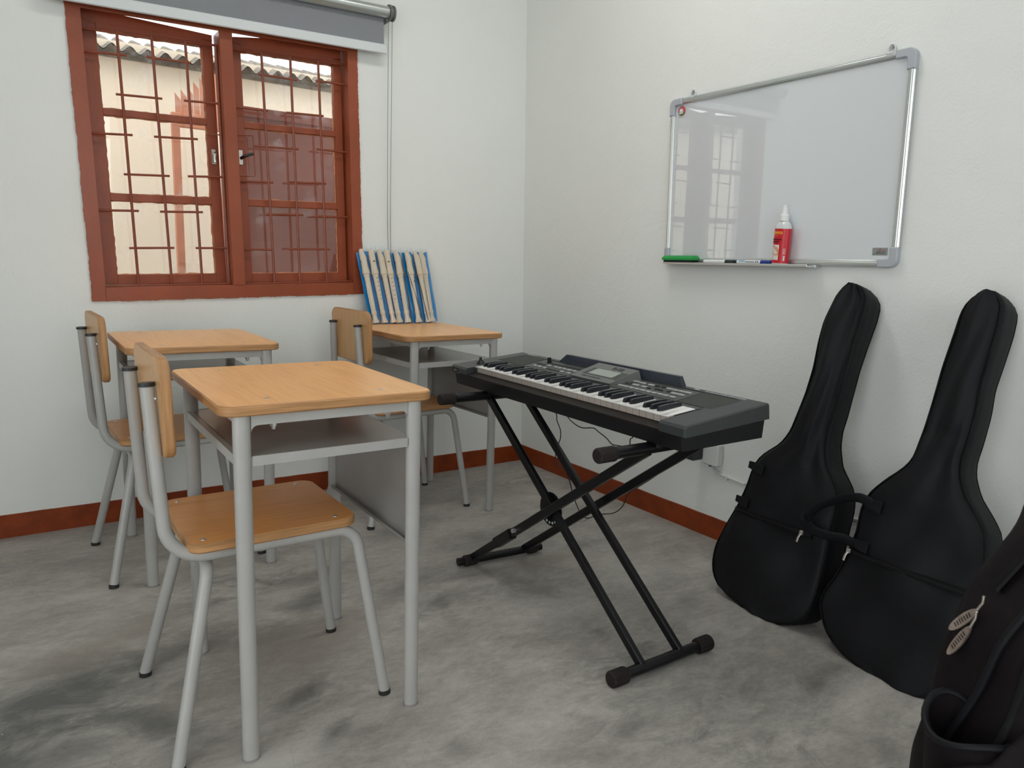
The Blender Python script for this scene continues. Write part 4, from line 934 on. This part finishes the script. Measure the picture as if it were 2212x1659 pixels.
# ================================================================== KEYBOARD STAND
st = empty('keyboard_stand', loc=(-.83, -1.46, 0)); tag(st, 'black double braced folding x stand carrying the electronic keyboard', 'stand')
def L(p): return (p[0] + .83, p[1] + 1.46, p[2])
def sq_tube(a, b_, wx, wt):   # rectangular tube between two points, wx along x
    a = Vector(L(a)); b_ = Vector(L(b_)); d = (b_ - a).normalized(); x = Vector((1, 0, 0)); n_ = d.cross(x).normalized(); c = .003
    ring = lambda p: [p + x * sx * (wx / 2 - cx) + n_ * sn * (wt / 2 - cn) for sx, sn, cx, cn in ((-1, -1, c, 0), (1, -1, c, 0), (1, -1, 0, c), (1, 1, 0, c), (1, 1, c, 0), (-1, 1, c, 0), (-1, 1, 0, c), (-1, -1, 0, c))]
    return MB().loft([ring(a), ring(b_)])
YN, YF, ZT = -1.862, -1.098, .6095
sq_tube((-.912, -1.866, .026), (-.912, YF, ZT - .006), .018, .026).obj('brace_tube', M['stand'], st)
sq_tube((-.772, -1.866, .026), (-.772, YF, ZT - .006), .018, .026).obj('brace_tube', M['stand'], st)
sq_tube((-.936, -1.050, .026), (-.936, YN, ZT - .006), .018, .026).obj('brace_tube', M['stand'], st)
sq_tube((-.728, -1.070, .026), (-.728, YN, ZT - .006), .018, .026).obj('brace_tube', M['stand'], st)
def rubber(p, d, r, l):
    b = MB(); p = Vector(p); d = Vector(d); y = Vector((0, 1, 0)); z = Vector((0, 0, 1)); rings = []
    n = 56
    for off, k in ((0, .86), (.004, 1), (l - .004, 1), (l, .9)):
        rings.append([p + d * off + (y * math.cos(2 * math.pi * j / n) + z * math.sin(2 * math.pi * j / n)) * (r * k - (.0012 if j % 2 else 0)) for j in range(n)])
    return b.loft(rings).obj('rubber_end', M['rubber'], st, smooth=12)
def hbar(x0, x1, y, z, r, rr, ll=.052):
    MB().cyl(L((x0 + .01, y, z)), L((x1 - .01, y, z)), r, n=24).obj('cross_bar', M['stand'], st)
    rubber(L((x0, y, z)), (1, 0, 0), rr, ll); rubber(L((x1, y, z)), (-1, 0, 0), rr, ll)
hbar(-1.022, -.655, -1.868, .0215, .0145, .0215)
hbar(-1.100, -.600, YN, ZT, .0150, .0190, .055)
hbar(-1.100, -.600, YF, ZT, .0150, .0185, .055)
MB().cyl(L((-.99, -1.046, .020)), L((-.655, -1.072, .020)), .0140, n=24).obj('cross_bar', M['stand'], st)
rubber(L((-.968, -1.048, .020)), (1, -.05, 0), .0190, .050); rubber(L((-.715, -1.068, .020)), (1, -.05, 0), .0190, .040)
# locking disc with holes, lock lever, pivots
b = MB(); n = 36; cyx, czx = -1.440, .318
def dp(x, r, k): return L((x, cyx + r * math.cos(2 * math.pi * k / n), czx + r * math.sin(2 * math.pi * k / n)))
b.loft([[dp(-.902, .052, k) for k in range(n)], [dp(-.898, .052, k) for k in range(n)]]); dsk = b.obj('locking_disc', M['stand'], st)
for k in range(8):
    a = R(190 + k * 20); c_ = Vector(L((-.9035, cyx + .042 * math.cos(a), czx + .042 * math.sin(a)))); MB().cyl(c_, c_ + Vector((.0012, 0, 0)), .0042, n=12).obj('disc_hole', M['ptxt'], dsk)
MB().cyl(L((-.930, -1.456, .315)), L((-.905, -1.456, .315)), .0065, n=14).obj('pivot_bolt', M['stand'], st)
b = sq_tube((-.936, -1.205, .136), (-.936, -1.290, .1965), .026, .034); b.obj('lock_sleeve', M['stand'], st)
MB().cyl(L((-.958, -1.322, .219)), L((-.940, -1.322, .219)), .0065, n=16).obj('lock_bolt', M['steel'], st)
b = MB(); b.box(L((-.925, YN - .020, ZT + .0)), L((-.890, YN + .020, ZT + .0165)), bev=.003); b.box(L((-.925, YF - .015, ZT + .0)), L((-.890, YF + .015, ZT + .0165)), bev=.003)
b.obj('top_bracket', M['stand'], st)

# keyboard leads
def wire(pts, lb, r=.0021):
    P = [Vector(p) for p in pts]; out = []
    for i in range(len(P) - 1):
        p0, p1, p2, p3 = P[max(i - 1, 0)], P[i], P[i + 1], P[min(i + 2, len(P) - 1)]
        for k in range(6):
            t = k / 6; out.append(.5 * ((2 * p1) + (p2 - p0) * t + (2 * p0 - 5 * p1 + 4 * p2 - p3) * t * t + (3 * p1 - p0 - 3 * p2 + p3) * t ** 3))
    out.append(P[-1]); o = MB().tube(out, r, n=8, ref=(.3, .2, 1)).obj('power_lead', M['cable'], smooth=60); return tag(o, lb, 'cable', 'leads under the keyboard')
wire([(-.655, -.86, .640), (-.58, -.88, .58), (-.5, -.92, .49), (-.5, -.94, .452), (-.5, -.964, .419), (-.5, -.966, .389), (-.5, -.957, .366), (-.5, -.942, .327), (-.5, -.944, .300), (-.5, -.962, .28), (-.5, -1.015, .262), (-.42, -.98, .12), (-.30, -.90, .012), (-.2, -.88, .004), (-.15, -.91, .010), (-.14, -.95, .05), (-.14, -.98, .112), (-.13, -1.02, .150), (-.12, -1.10, .215), (-.10, -1.19, .30), (-.095, -1.235, .345)],
     'thin black lead hanging from the keyboard to the floor and up to the adapter')
wire([(-.62, -.90, .640), (-.5, -.981, .491), (-.5, -1.028, .467), (-.5, -1.086, .455), (-.5, -1.154, .467), (-.5, -1.184, .459), (-.5, -1.227, .446), (-.5, -1.256, .431), (-.5, -1.293, .433), (-.5, -1.340, .440), (-.5, -1.346, .449), (-.5, -1.347, .469), (-.5, -1.358, .492), (-.58, -1.40, .640)],
     'black lead looping in a wave below the middle of the keyboard')

# ================================================================== GUITAR BAGS
def lerp_tab(tab, v):
    if v <= tab[0][0]: return tab[0][1]
    for (a, x), (b_, y) in zip(tab, tab[1:]):
        if v <= b_: return x + (y - x) * (v - a) / (b_ - a)
    return tab[-1][1]
def smooth_tab(tab, v, h=.012): return (lerp_tab(tab, v - h) + 2 * lerp_tab(tab, v) + lerp_tab(tab, v + h)) / 4
def guitar_bag(ox, oy, left, right, thick, lb, seed, top, zipu, patches, puller_u, handle=None, fold=None):
    e2 = Vector((.24, 0, 1)).normalized(); e1 = Vector((0, -1, 0)); nn = e1.cross(e2); nn = nn if nn.x < 0 else -nn
    o0 = Vector((ox, oy, 0)); mtx = Matrix(((e1.x, nn.x, e2.x, o0.x), (e1.y, nn.y, e2.y, o0.y), (e1.z, nn.z, e2.z, o0.z), (0, 0, 0, 1)))
    t = empty('guitar_bag'); t.matrix_world = mtx; tag(t, lb, 'guitar bag', 'guitar bags leaning on the right wall')
    rnd = random.Random(seed); NR, NP = 110, 48; vmin = left[0][0]; rings = []; ph = [rnd.uniform(0, 6) for _ in range(8)]
    def ring(v, shrink=0.0):
        hh_ = min(.012, max(.002, (top - v) * .5)); uL, uR = smooth_tab(left, v, hh_), smooth_tab(right, v, hh_); th = lerp_tab(thick, v); cu = (uL + uR) / 2; hw = max((uR - uL) / 2 * (1 - shrink), .002); ht = th / 2 * (1 - .4 * shrink); out = []
        rc = min(.020, hw * .45, th * .4); m_ = NP // 4
        for q_, (cx_, cy_) in enumerate(((hw - rc, -rc), (-hw + rc, -rc), (-hw + rc, -th + rc), (hw - rc, -th + rc))):
            for k in range(5):
                a = R(90 * q_ + 90 * k / 4); out.append([cu + cx_ + rc * math.cos(a), cy_ + rc * math.sin(a)])
            nx_ = ((-hw + rc, 0), (-hw, -th + rc), (hw - rc, -th), (hw, -rc))[q_]
            x_, y_ = out[-1]; nx_ = (cu + nx_[0], nx_[1]); nseg = 20 if q_ == 0 else (3 if q_ in (1, 3) else 8)
            for k in range(1, nseg): out.append([x_ + (nx_[0] - x_) * k / nseg, y_ + (nx_[1] - y_) * k / nseg])
        for p_ in out:
            x = (p_[0] - cu) / hw; dy = 0
            if p_[1] > -rc - 1e-6:
                body = max(0, min(1, (.55 - v) / .2)); wgt = min(1, max(0, 1 - abs(x)) * 4)
                dy = .004 * math.sin(x * 3.1 + v * 9 + ph[0]) + .0035 * math.sin(v * 26 + x * 2.3 + ph[1]) * (.4 + .6 * body) + .0028 * math.sin(x * 7 - v * 17 + ph[2]) + .010 * (1 - x * x)
                dy *= wgt; dy += fold(x, v) * min(1, wgt * 2.5) if fold else 0
            if shrink: p_[1] = -th / 2 + (p_[1] + th / 2) * (1 - .4 * shrink)
            p_[1] += dy; p_.append(v)
            p_[:] = [p_[0], p_[1], max(v, (.0015 - p_[1] * nn.z) / e2.z)]
        return out
    vs_ = [vmin + (top - vmin) * (1 - math.cos(math.pi * i / NR)) / 2 for i in range(NR + 1)]
    for i, v in enumerate(vs_):
        sh_ = .75 if i == 0 else (.35 if i == 1 else (.1 if i == 2 else (.5 if i == NR else (.15 if i == NR - 1 else 0))))
        rings.append(ring(v, sh_))
    body = MB().loft(rings).obj('bag_body', M['bag'], t, smooth=180)
    # piping along the front seam and the back seam
    for yy, nm in ((-.0045, 'front_piping'), (None, 'back_piping')):
        pts = []
        for v in [vmin + .004 + (top - vmin - .010) * i / 60 for i in range(61)]:
            th = lerp_tab(thick, v); pts.append((smooth_tab(left, v) + .0045, yy if yy is not None else -th + .0045, v))
        for v in [top - .006 - (top - vmin - .010) * i / 60 for i in range(61)]:
            th = lerp_tab(thick, v); pts.append((smooth_tab(right, v) - .0045, yy if yy is not None else -th + .0045, v))
        MB().tube(pts + [pts[0]], .0028, n=6, ref=(0, 1, .1), caps=False).obj(nm, M['zip'], t, smooth=60)
    # pocket zip
    def front(u, v): # height of the front surface
        uL, uR = smooth_tab(left, v), smooth_tab(right, v); x = (2 * u - uL - uR) / (uR - uL); x = max(-.999, min(.999, x)); th = lerp_tab(thick, v)
        return .010 * (1 - x * x) + .002 if abs(x) < .9 else -.002
    zp = MB(); n = 30; u0, u1 = zipu
    fr = lambda u: front(u, .29) + .0075
    zp.loft([[(u0 + (u1 - u0) * i / n, fr(u0 + (u1 - u0) * i / n) - .006, .281), (u0 + (u1 - u0) * i / n, fr(u0 + (u1 - u0) * i / n), .283), (u0 + (u1 - u0) * i / n, fr(u0 + (u1 - u0) * i / n), .297), (u0 + (u1 - u0) * i / n, fr(u0 + (u1 - u0) * i / n) - .006, .299)] for i in range(n + 1)])
    zpo = zp.obj('pocket_zip', M['zip'], t, smooth=0)
    zt2 = MB(); zt2.tube([(u0 + (u1 - u0) * i / n, fr(u0 + (u1 - u0) * i / n) + .0008, .290) for i in range(n + 1)], .0018, n=6); zt2.obj('zip_teeth', M['kbl'], zpo)
    pu = puller_u; py = fr(pu) + .003
    p = MB(); p.box((pu - .006, py - .003, .284), (pu + .006, py + .004, .298), bev=.0015); p.tube([(pu, py + .005, .288), (pu - .003, py + .007, .276), (pu - .005, py + .006, .262)], .0034, .0014, ref=(0, 1, 0), n=10); p.obj('zip_puller', M['nickel'], zpo)
    for (a0, a1, b0, b1) in patches:
        ps = MB(); m_ = 8
        ps.loft([[(a0 + (a1 - a0) * i / m_, front(a0 + (a1 - a0) * i / m_, (b0 + b1) / 2) + .004, b0 + .012 * (1 - i / m_)), (a0 + (a1 - a0) * i / m_, front(a0 + (a1 - a0) * i / m_, (b0 + b1) / 2) + .0085, b0 + .012 * (1 - i / m_)),
                  (a0 + (a1 - a0) * i / m_, front(a0 + (a1 - a0) * i / m_, (b0 + b1) / 2) + .0085, b1), (a0 + (a1 - a0) * i / m_, front(a0 + (a1 - a0) * i / m_, (b0 + b1) / 2) + .004, b1)] for i in range(m_ + 1)])
        ps.obj('strap_patch', M['bag'], t, smooth=0)
    if handle:
        hb = MB(); P = [Vector(p) for p in handle]; out = []
        for i in range(len(P) - 1):
            p0, p1, p2, p3 = P[max(i - 1, 0)], P[i], P[i + 1], P[min(i + 2, len(P) - 1)]
            for k in range(8):
                tt = k / 8; out.append(.5 * ((2 * p1) + (p2 - p0) * tt + (2 * p0 - 5 * p1 + 4 * p2 - p3) * tt * tt + (3 * p1 - p0 - 3 * p2 + p3) * tt ** 3))
        out.append(P[-1]); hb.tube(out, .0026, .0155, ref=(.45, .35, 1), n=12); hb.obj('carry_handle', M['bag'], t, smooth=50)
    return t
L1 = [(-.004, -.115), (.004, -.165), (.012, -.205), (.034, -.265), (.06, -.286), (.09, -.299), (.13, -.303), (.16, -.301), (.23, -.281), (.31, -.253), (.37, -.240), (.42, -.235), (.45, -.228), (.477, -.214), (.50, -.190), (.525, -.160), (.56, -.140), (.583, -.132), (.70, -.113), (.78, -.108), (.86, -.112), (.926, -.110), (.975, -.098), (1.005, -.090), (1.020, -.085), (1.030, -.077), (1.040, -.064), (1.047, -.052)]
R1 = [(-.004, -.045), (.004, -.005), (.012, .020), (.043, .056), (.09, .076), (.15, .080), (.22, .078), (.28, .076), (.34, .074), (.38, .076), (.42, .071), (.447, .060), (.475, .036), (.503, .012), (.56, -.006), (.609, -.010), (.652, -.006), (.759, -.003), (.876, .001), (.954, .006), (1.000, .006), (1.016, .000), (1.030, -.010), (1.040, -.022), (1.047, -.034)]
T1 = [(0, .108), (.35, .112), (.5, .105), (.6, .096), (.80, .094), (.95, .108), (1.0, .108), (1.03, .094), (1.047, .070)]
ln = lambda c, w_, v: math.exp(-((v - c) / w_) ** 2)
def fold1(x, v): return -.014 * max(0, min(1, (x - (.25 + .35 * (v - .5))) * 4)) * (1 if v > .48 else max(0, (v - .38) * 10)) + .004 * math.sin(9 * (v + x * .12)) * ln(.22, .12, v)
def fold2(x, v): return -.008 * max(0, min(1, (x - .72) * 5)) + .007 * ln(-.2 + (v - .45) * 2.6, .22, x) * ln(.50, .10, v) - .006 * ln(.66, .008, v) + .004 * math.sin(11 * (v - x * .1)) * ln(.35, .12, v)
guitar_bag(-.37, -1.9, L1, R1, T1, 'black nylon guitar bag leaning on the wall beside the keyboard, farther of two', 21, 1.047, (-.252, .030), [(-.240, -.176, .418, .452), (-.258, -.204, .302, .334)], .0, None, fold1)
L2 = [(-.008, -.10), (-.002, -.180), (.019, -.238), (.052, -.283), (.104, -.313), (.13, -.3175), (.151, -.316), (.213, -.290), (.283, -.273), (.346, -.264), (.393, -.266), (.424, -.266), (.467, -.251), (.514, -.215), (.545, -.185), (.573, -.167), (.59, -.162), (.666, -.153), (.736, -.149), (.833, -.146), (.926, -.138), (.982, -.134), (1.007, -.127), (1.022, -.117), (1.034, -.104), (1.044, -.086)]
R2 = [(-.008, -.02), (-.002, .02), (.019, .05), (.052, .075), (.10, .090), (.15, .092), (.21, .084), (.30, .072), (.38, .066), (.445, .052), (.48, .026), (.52, -.010), (.57, -.033), (.607, -.038), (.656, -.034), (.733, -.032), (.80, -.037), (.87, -.034), (.95, -.032), (1.0, -.034), (1.016, -.038), (1.030, -.048), (1.044, -.064)]
guitar_bag(-.38, -2.31, L2, R2, T1, 'black nylon guitar bag with a side carry handle leaning on the wall, nearer of two', 22, 1.044, (-.268, .066), [(-.252, -.198, .414, .450), (-.262, -.208, .298, .330)], -.262,
           [(-.232, .010, .435), (-.262, .022, .442), (-.300, .050, .425), (-.345, .075, .385), (-.372, .072, .345), (-.358, .045, .318), (-.318, .022, .314), (-.285, .008, .318), (-.250, .006, .314)], fold2)

# ================================================================== BACKPACK in the right foreground
bp = empty('backpack', loc=(-.95, -2.80, 0)); tag(bp, 'large black backpack with two metal zip tags cropped by the right foreground edge', 'backpack')
er_ = Vector((.826, -.563, 0)); eh = Vector((.563, .826, 0)); ez = Vector((0, 0, 1))
ORG = Vector((-1.095, -2.715, 0)) - Vector((-.95, -2.80, 0))
def bpp(s_, h, z): return ORG + er_ * s_ + eh * h + ez * z
LS = [(0, .0), (.03, -.030), (.10, -.045), (.38, -.040), (.46, -.012), (.50, -.004), (.545, .0), (.61, .030), (.69, .068), (.75, .102), (.83, .150), (.88, .20), (.905, .26)]
RS = [(0, .30), (.03, .34), (.10, .37), (.60, .40), (.80, .40), (.88, .36), (.905, .30)]
rings = []
for i in range(61):
    z = .905 * i / 60; a, c = smooth_tab(LS, z, .02), smooth_tab(RS, z, .02); cu, hw = (a + c) / 2, (c - a) / 2; dp_ = .125 * min(1, .6 + z * 3) * (1 if z < .8 else 1 - (z - .8) * 3)
    rg = []
    for k in range(48):
        an = 2 * math.pi * k / 48; ca, sa = math.cos(an), math.sin(an); x = math.copysign(abs(ca) ** .55, ca); y = math.copysign(abs(sa) ** .6, sa)
        wz = .006 * math.sin(z * 21 + x * 3) + .004 * math.sin(z * 41 + y * 5 + x * 2)
        rg.append(bpp(cu + (hw + wz * .6) * x, .04 + (dp_ + wz) * y, z))
    rings.append(rg)
MB().loft(rings).obj('main_body', M['bag2'], bp, smooth=180)
def edge_pt(z, an, off=0.0):
    a, c = smooth_tab(LS, z, .02), smooth_tab(RS, z, .02); cu, hw = (a + c) / 2, (c - a) / 2; dp_ = .125 * min(1, .6 + z * 3) * (1 if z < .8 else 1 - (z - .8) * 3)
    ca, sa = math.cos(an), math.sin(an); x = math.copysign(abs(ca) ** .55, ca); y = math.copysign(abs(sa) ** .6, sa)
    return bpp(cu + (hw + off) * x, .04 + (dp_ + off) * y, z)
MB().tube([edge_pt(.42 + .42 * i / 24, R(208), .004) for i in range(25)], .006, .003, n=8, ref=(1, 0, 0)).obj('zip_track', M['zip'], bp)
MB().tube([edge_pt(.15 + .70 * i / 30, R(236), .005) for i in range(31)], .0065, n=8, ref=(1, 0, 0)).obj('piping', M['zip'], bp)
# front pocket bulging to the camera
rings = []
for i in range(25):
    z = .10 + .50 * i / 24; g = math.sin(math.pi * (i + .5) / 25) ** .4; rg = []
    for k in range(32):
        an = 2 * math.pi * k / 32; ca, sa = math.cos(an), math.sin(an); s0 = smooth_tab(LS, z, .02)
        rg.append(bpp(s0 + .20 + .13 * g * math.copysign(abs(ca) ** .5, ca), -.075 + .055 * g * math.copysign(abs(sa) ** .6, sa) - .01, z))
    rings.append(rg)
MB().loft(rings).obj('front_pocket', M['bag2'], bp, smooth=180)
def ztag(p, tip, parent):
    p = bpp(*p); tip = bpp(*tip); d = (tip - p).normalized(); sd = d.cross(er_).normalized(); fn_ = sd.cross(d); b = MB(); n = 20
    ln_ = (tip - p).length; c_ = p + d * (ln_ * .57)
    ol = [c_ + d * (.43 * ln_ * math.cos(2 * math.pi * k / n)) + sd * (.0078 * math.sin(2 * math.pi * k / n)) for k in range(n)]
    b.loft([[v + fn_ * o_ for v in ol] for o_ in (-.0014, .0014)]); tg = b.obj('metal_tag', M['bronze'], parent)
    for k in range(7):
        q = c_ + d * (-.0150 + .0050 * k)
        for sg in (1, -1): MB().box((-.0008, -.0034, 0), (.0008, .0034, .0004)).xf(lambda v: q + d * v.x + sd * v.y + fn_ * (sg * (.0015 + v.z))).obj('embossed_mark', M['rubber'], tg, smooth=0)
    MB().tube([p - er_ * .012 + ez * .016 + er_ * .012, p + ez * .006, p + d * .012], .0020, n=8).obj('pull_ring', M['nickel'], tg)
ztag((.002, .050, .578), (-.016, .088, .522), bp); ztag((-.004, .052, .553), (-.020, .078, .487), bp)
MB().tube([bpp(smooth_tab(LS, z, .02) - .003, .03 + .10 * (.74 - z) * 2.2 - (.0 if z > .6 else .0), z) for z in [.84 - .014 * i for i in range(18)]], .0045, .009, n=8, ref=(.4, .6, 0)).obj('zip_track', M['zip'], bp)
MB().tube([bpp(smooth_tab(LS, z, .02) - .004, -.01 + .15 * max(0, (.60 - z)), z) for z in [.86 - .02 * i for i in range(32)]], .0060, n=8, ref=(1, 0, 0)).obj('piping', M['bag'], bp)
# side mesh pocket with an open hanging rim
rings = []
for i in range(20):
    z = .10 + .335 * i / 19; f_ = i / 19; rad = .034 + .014 * f_ ** 2; rg = []
    for k in range(28):
        an = 2 * math.pi * k / 28; rg.append(bpp(-.045 + rad * 1.0 * math.cos(an), -.02 + rad * 1.15 * math.sin(an), z + .006 * f_ * math.sin(an) - .012 * f_ * math.cos(2 * an)))
    rings.append(rg)
b = MB(); b.loft(rings, caps=False)
inner = [[v + (sum(r, Vector()) / 28 - v) * .07 for v in r] for r in [[Vector(q) for q in rr] for rr in rings]]
b.loft(inner[::-1], caps=False)
o = b.obj('side_pocket', M['bag2'], bp, smooth=180)
MB().tube([rings[-1][k % 28] for k in range(29)], .0050, n=8, ref=(0, 0, 1), caps=False).obj('pocket_rim', M['bag'], o)
MB().tube([bpp(.0, -.09, .46), bpp(-.05, -.10, .42), bpp(-.11, -.09, .400), bpp(-.165, -.07, .385), bpp(-.20, -.06, .335), bpp(-.18, -.05, .20), bpp(-.10, -.05, .06), bpp(-.04, -.03, .02)], .004, .019, ref=(.5, .5, .3), n=12).obj('shoulder_strap', M['bag2'], bp, smooth=60)

# ================================================================== lamp housings (above the frame)
for l in LIGHTS[:2]:
    h = empty('ceiling_lamp', loc=(l.location.x, l.location.y, H)); tag(h, 'white ceiling lamp housing over the middle of the room' if l is LIGHTS[0] else 'white ceiling lamp housing at the rear of the room', 'lamp')
    MB().box((-.63, -.17, -.04), (.63, .17, .0), bev=.004).obj('housing', M['fixture'], h)
bpy.context.view_layer.update()
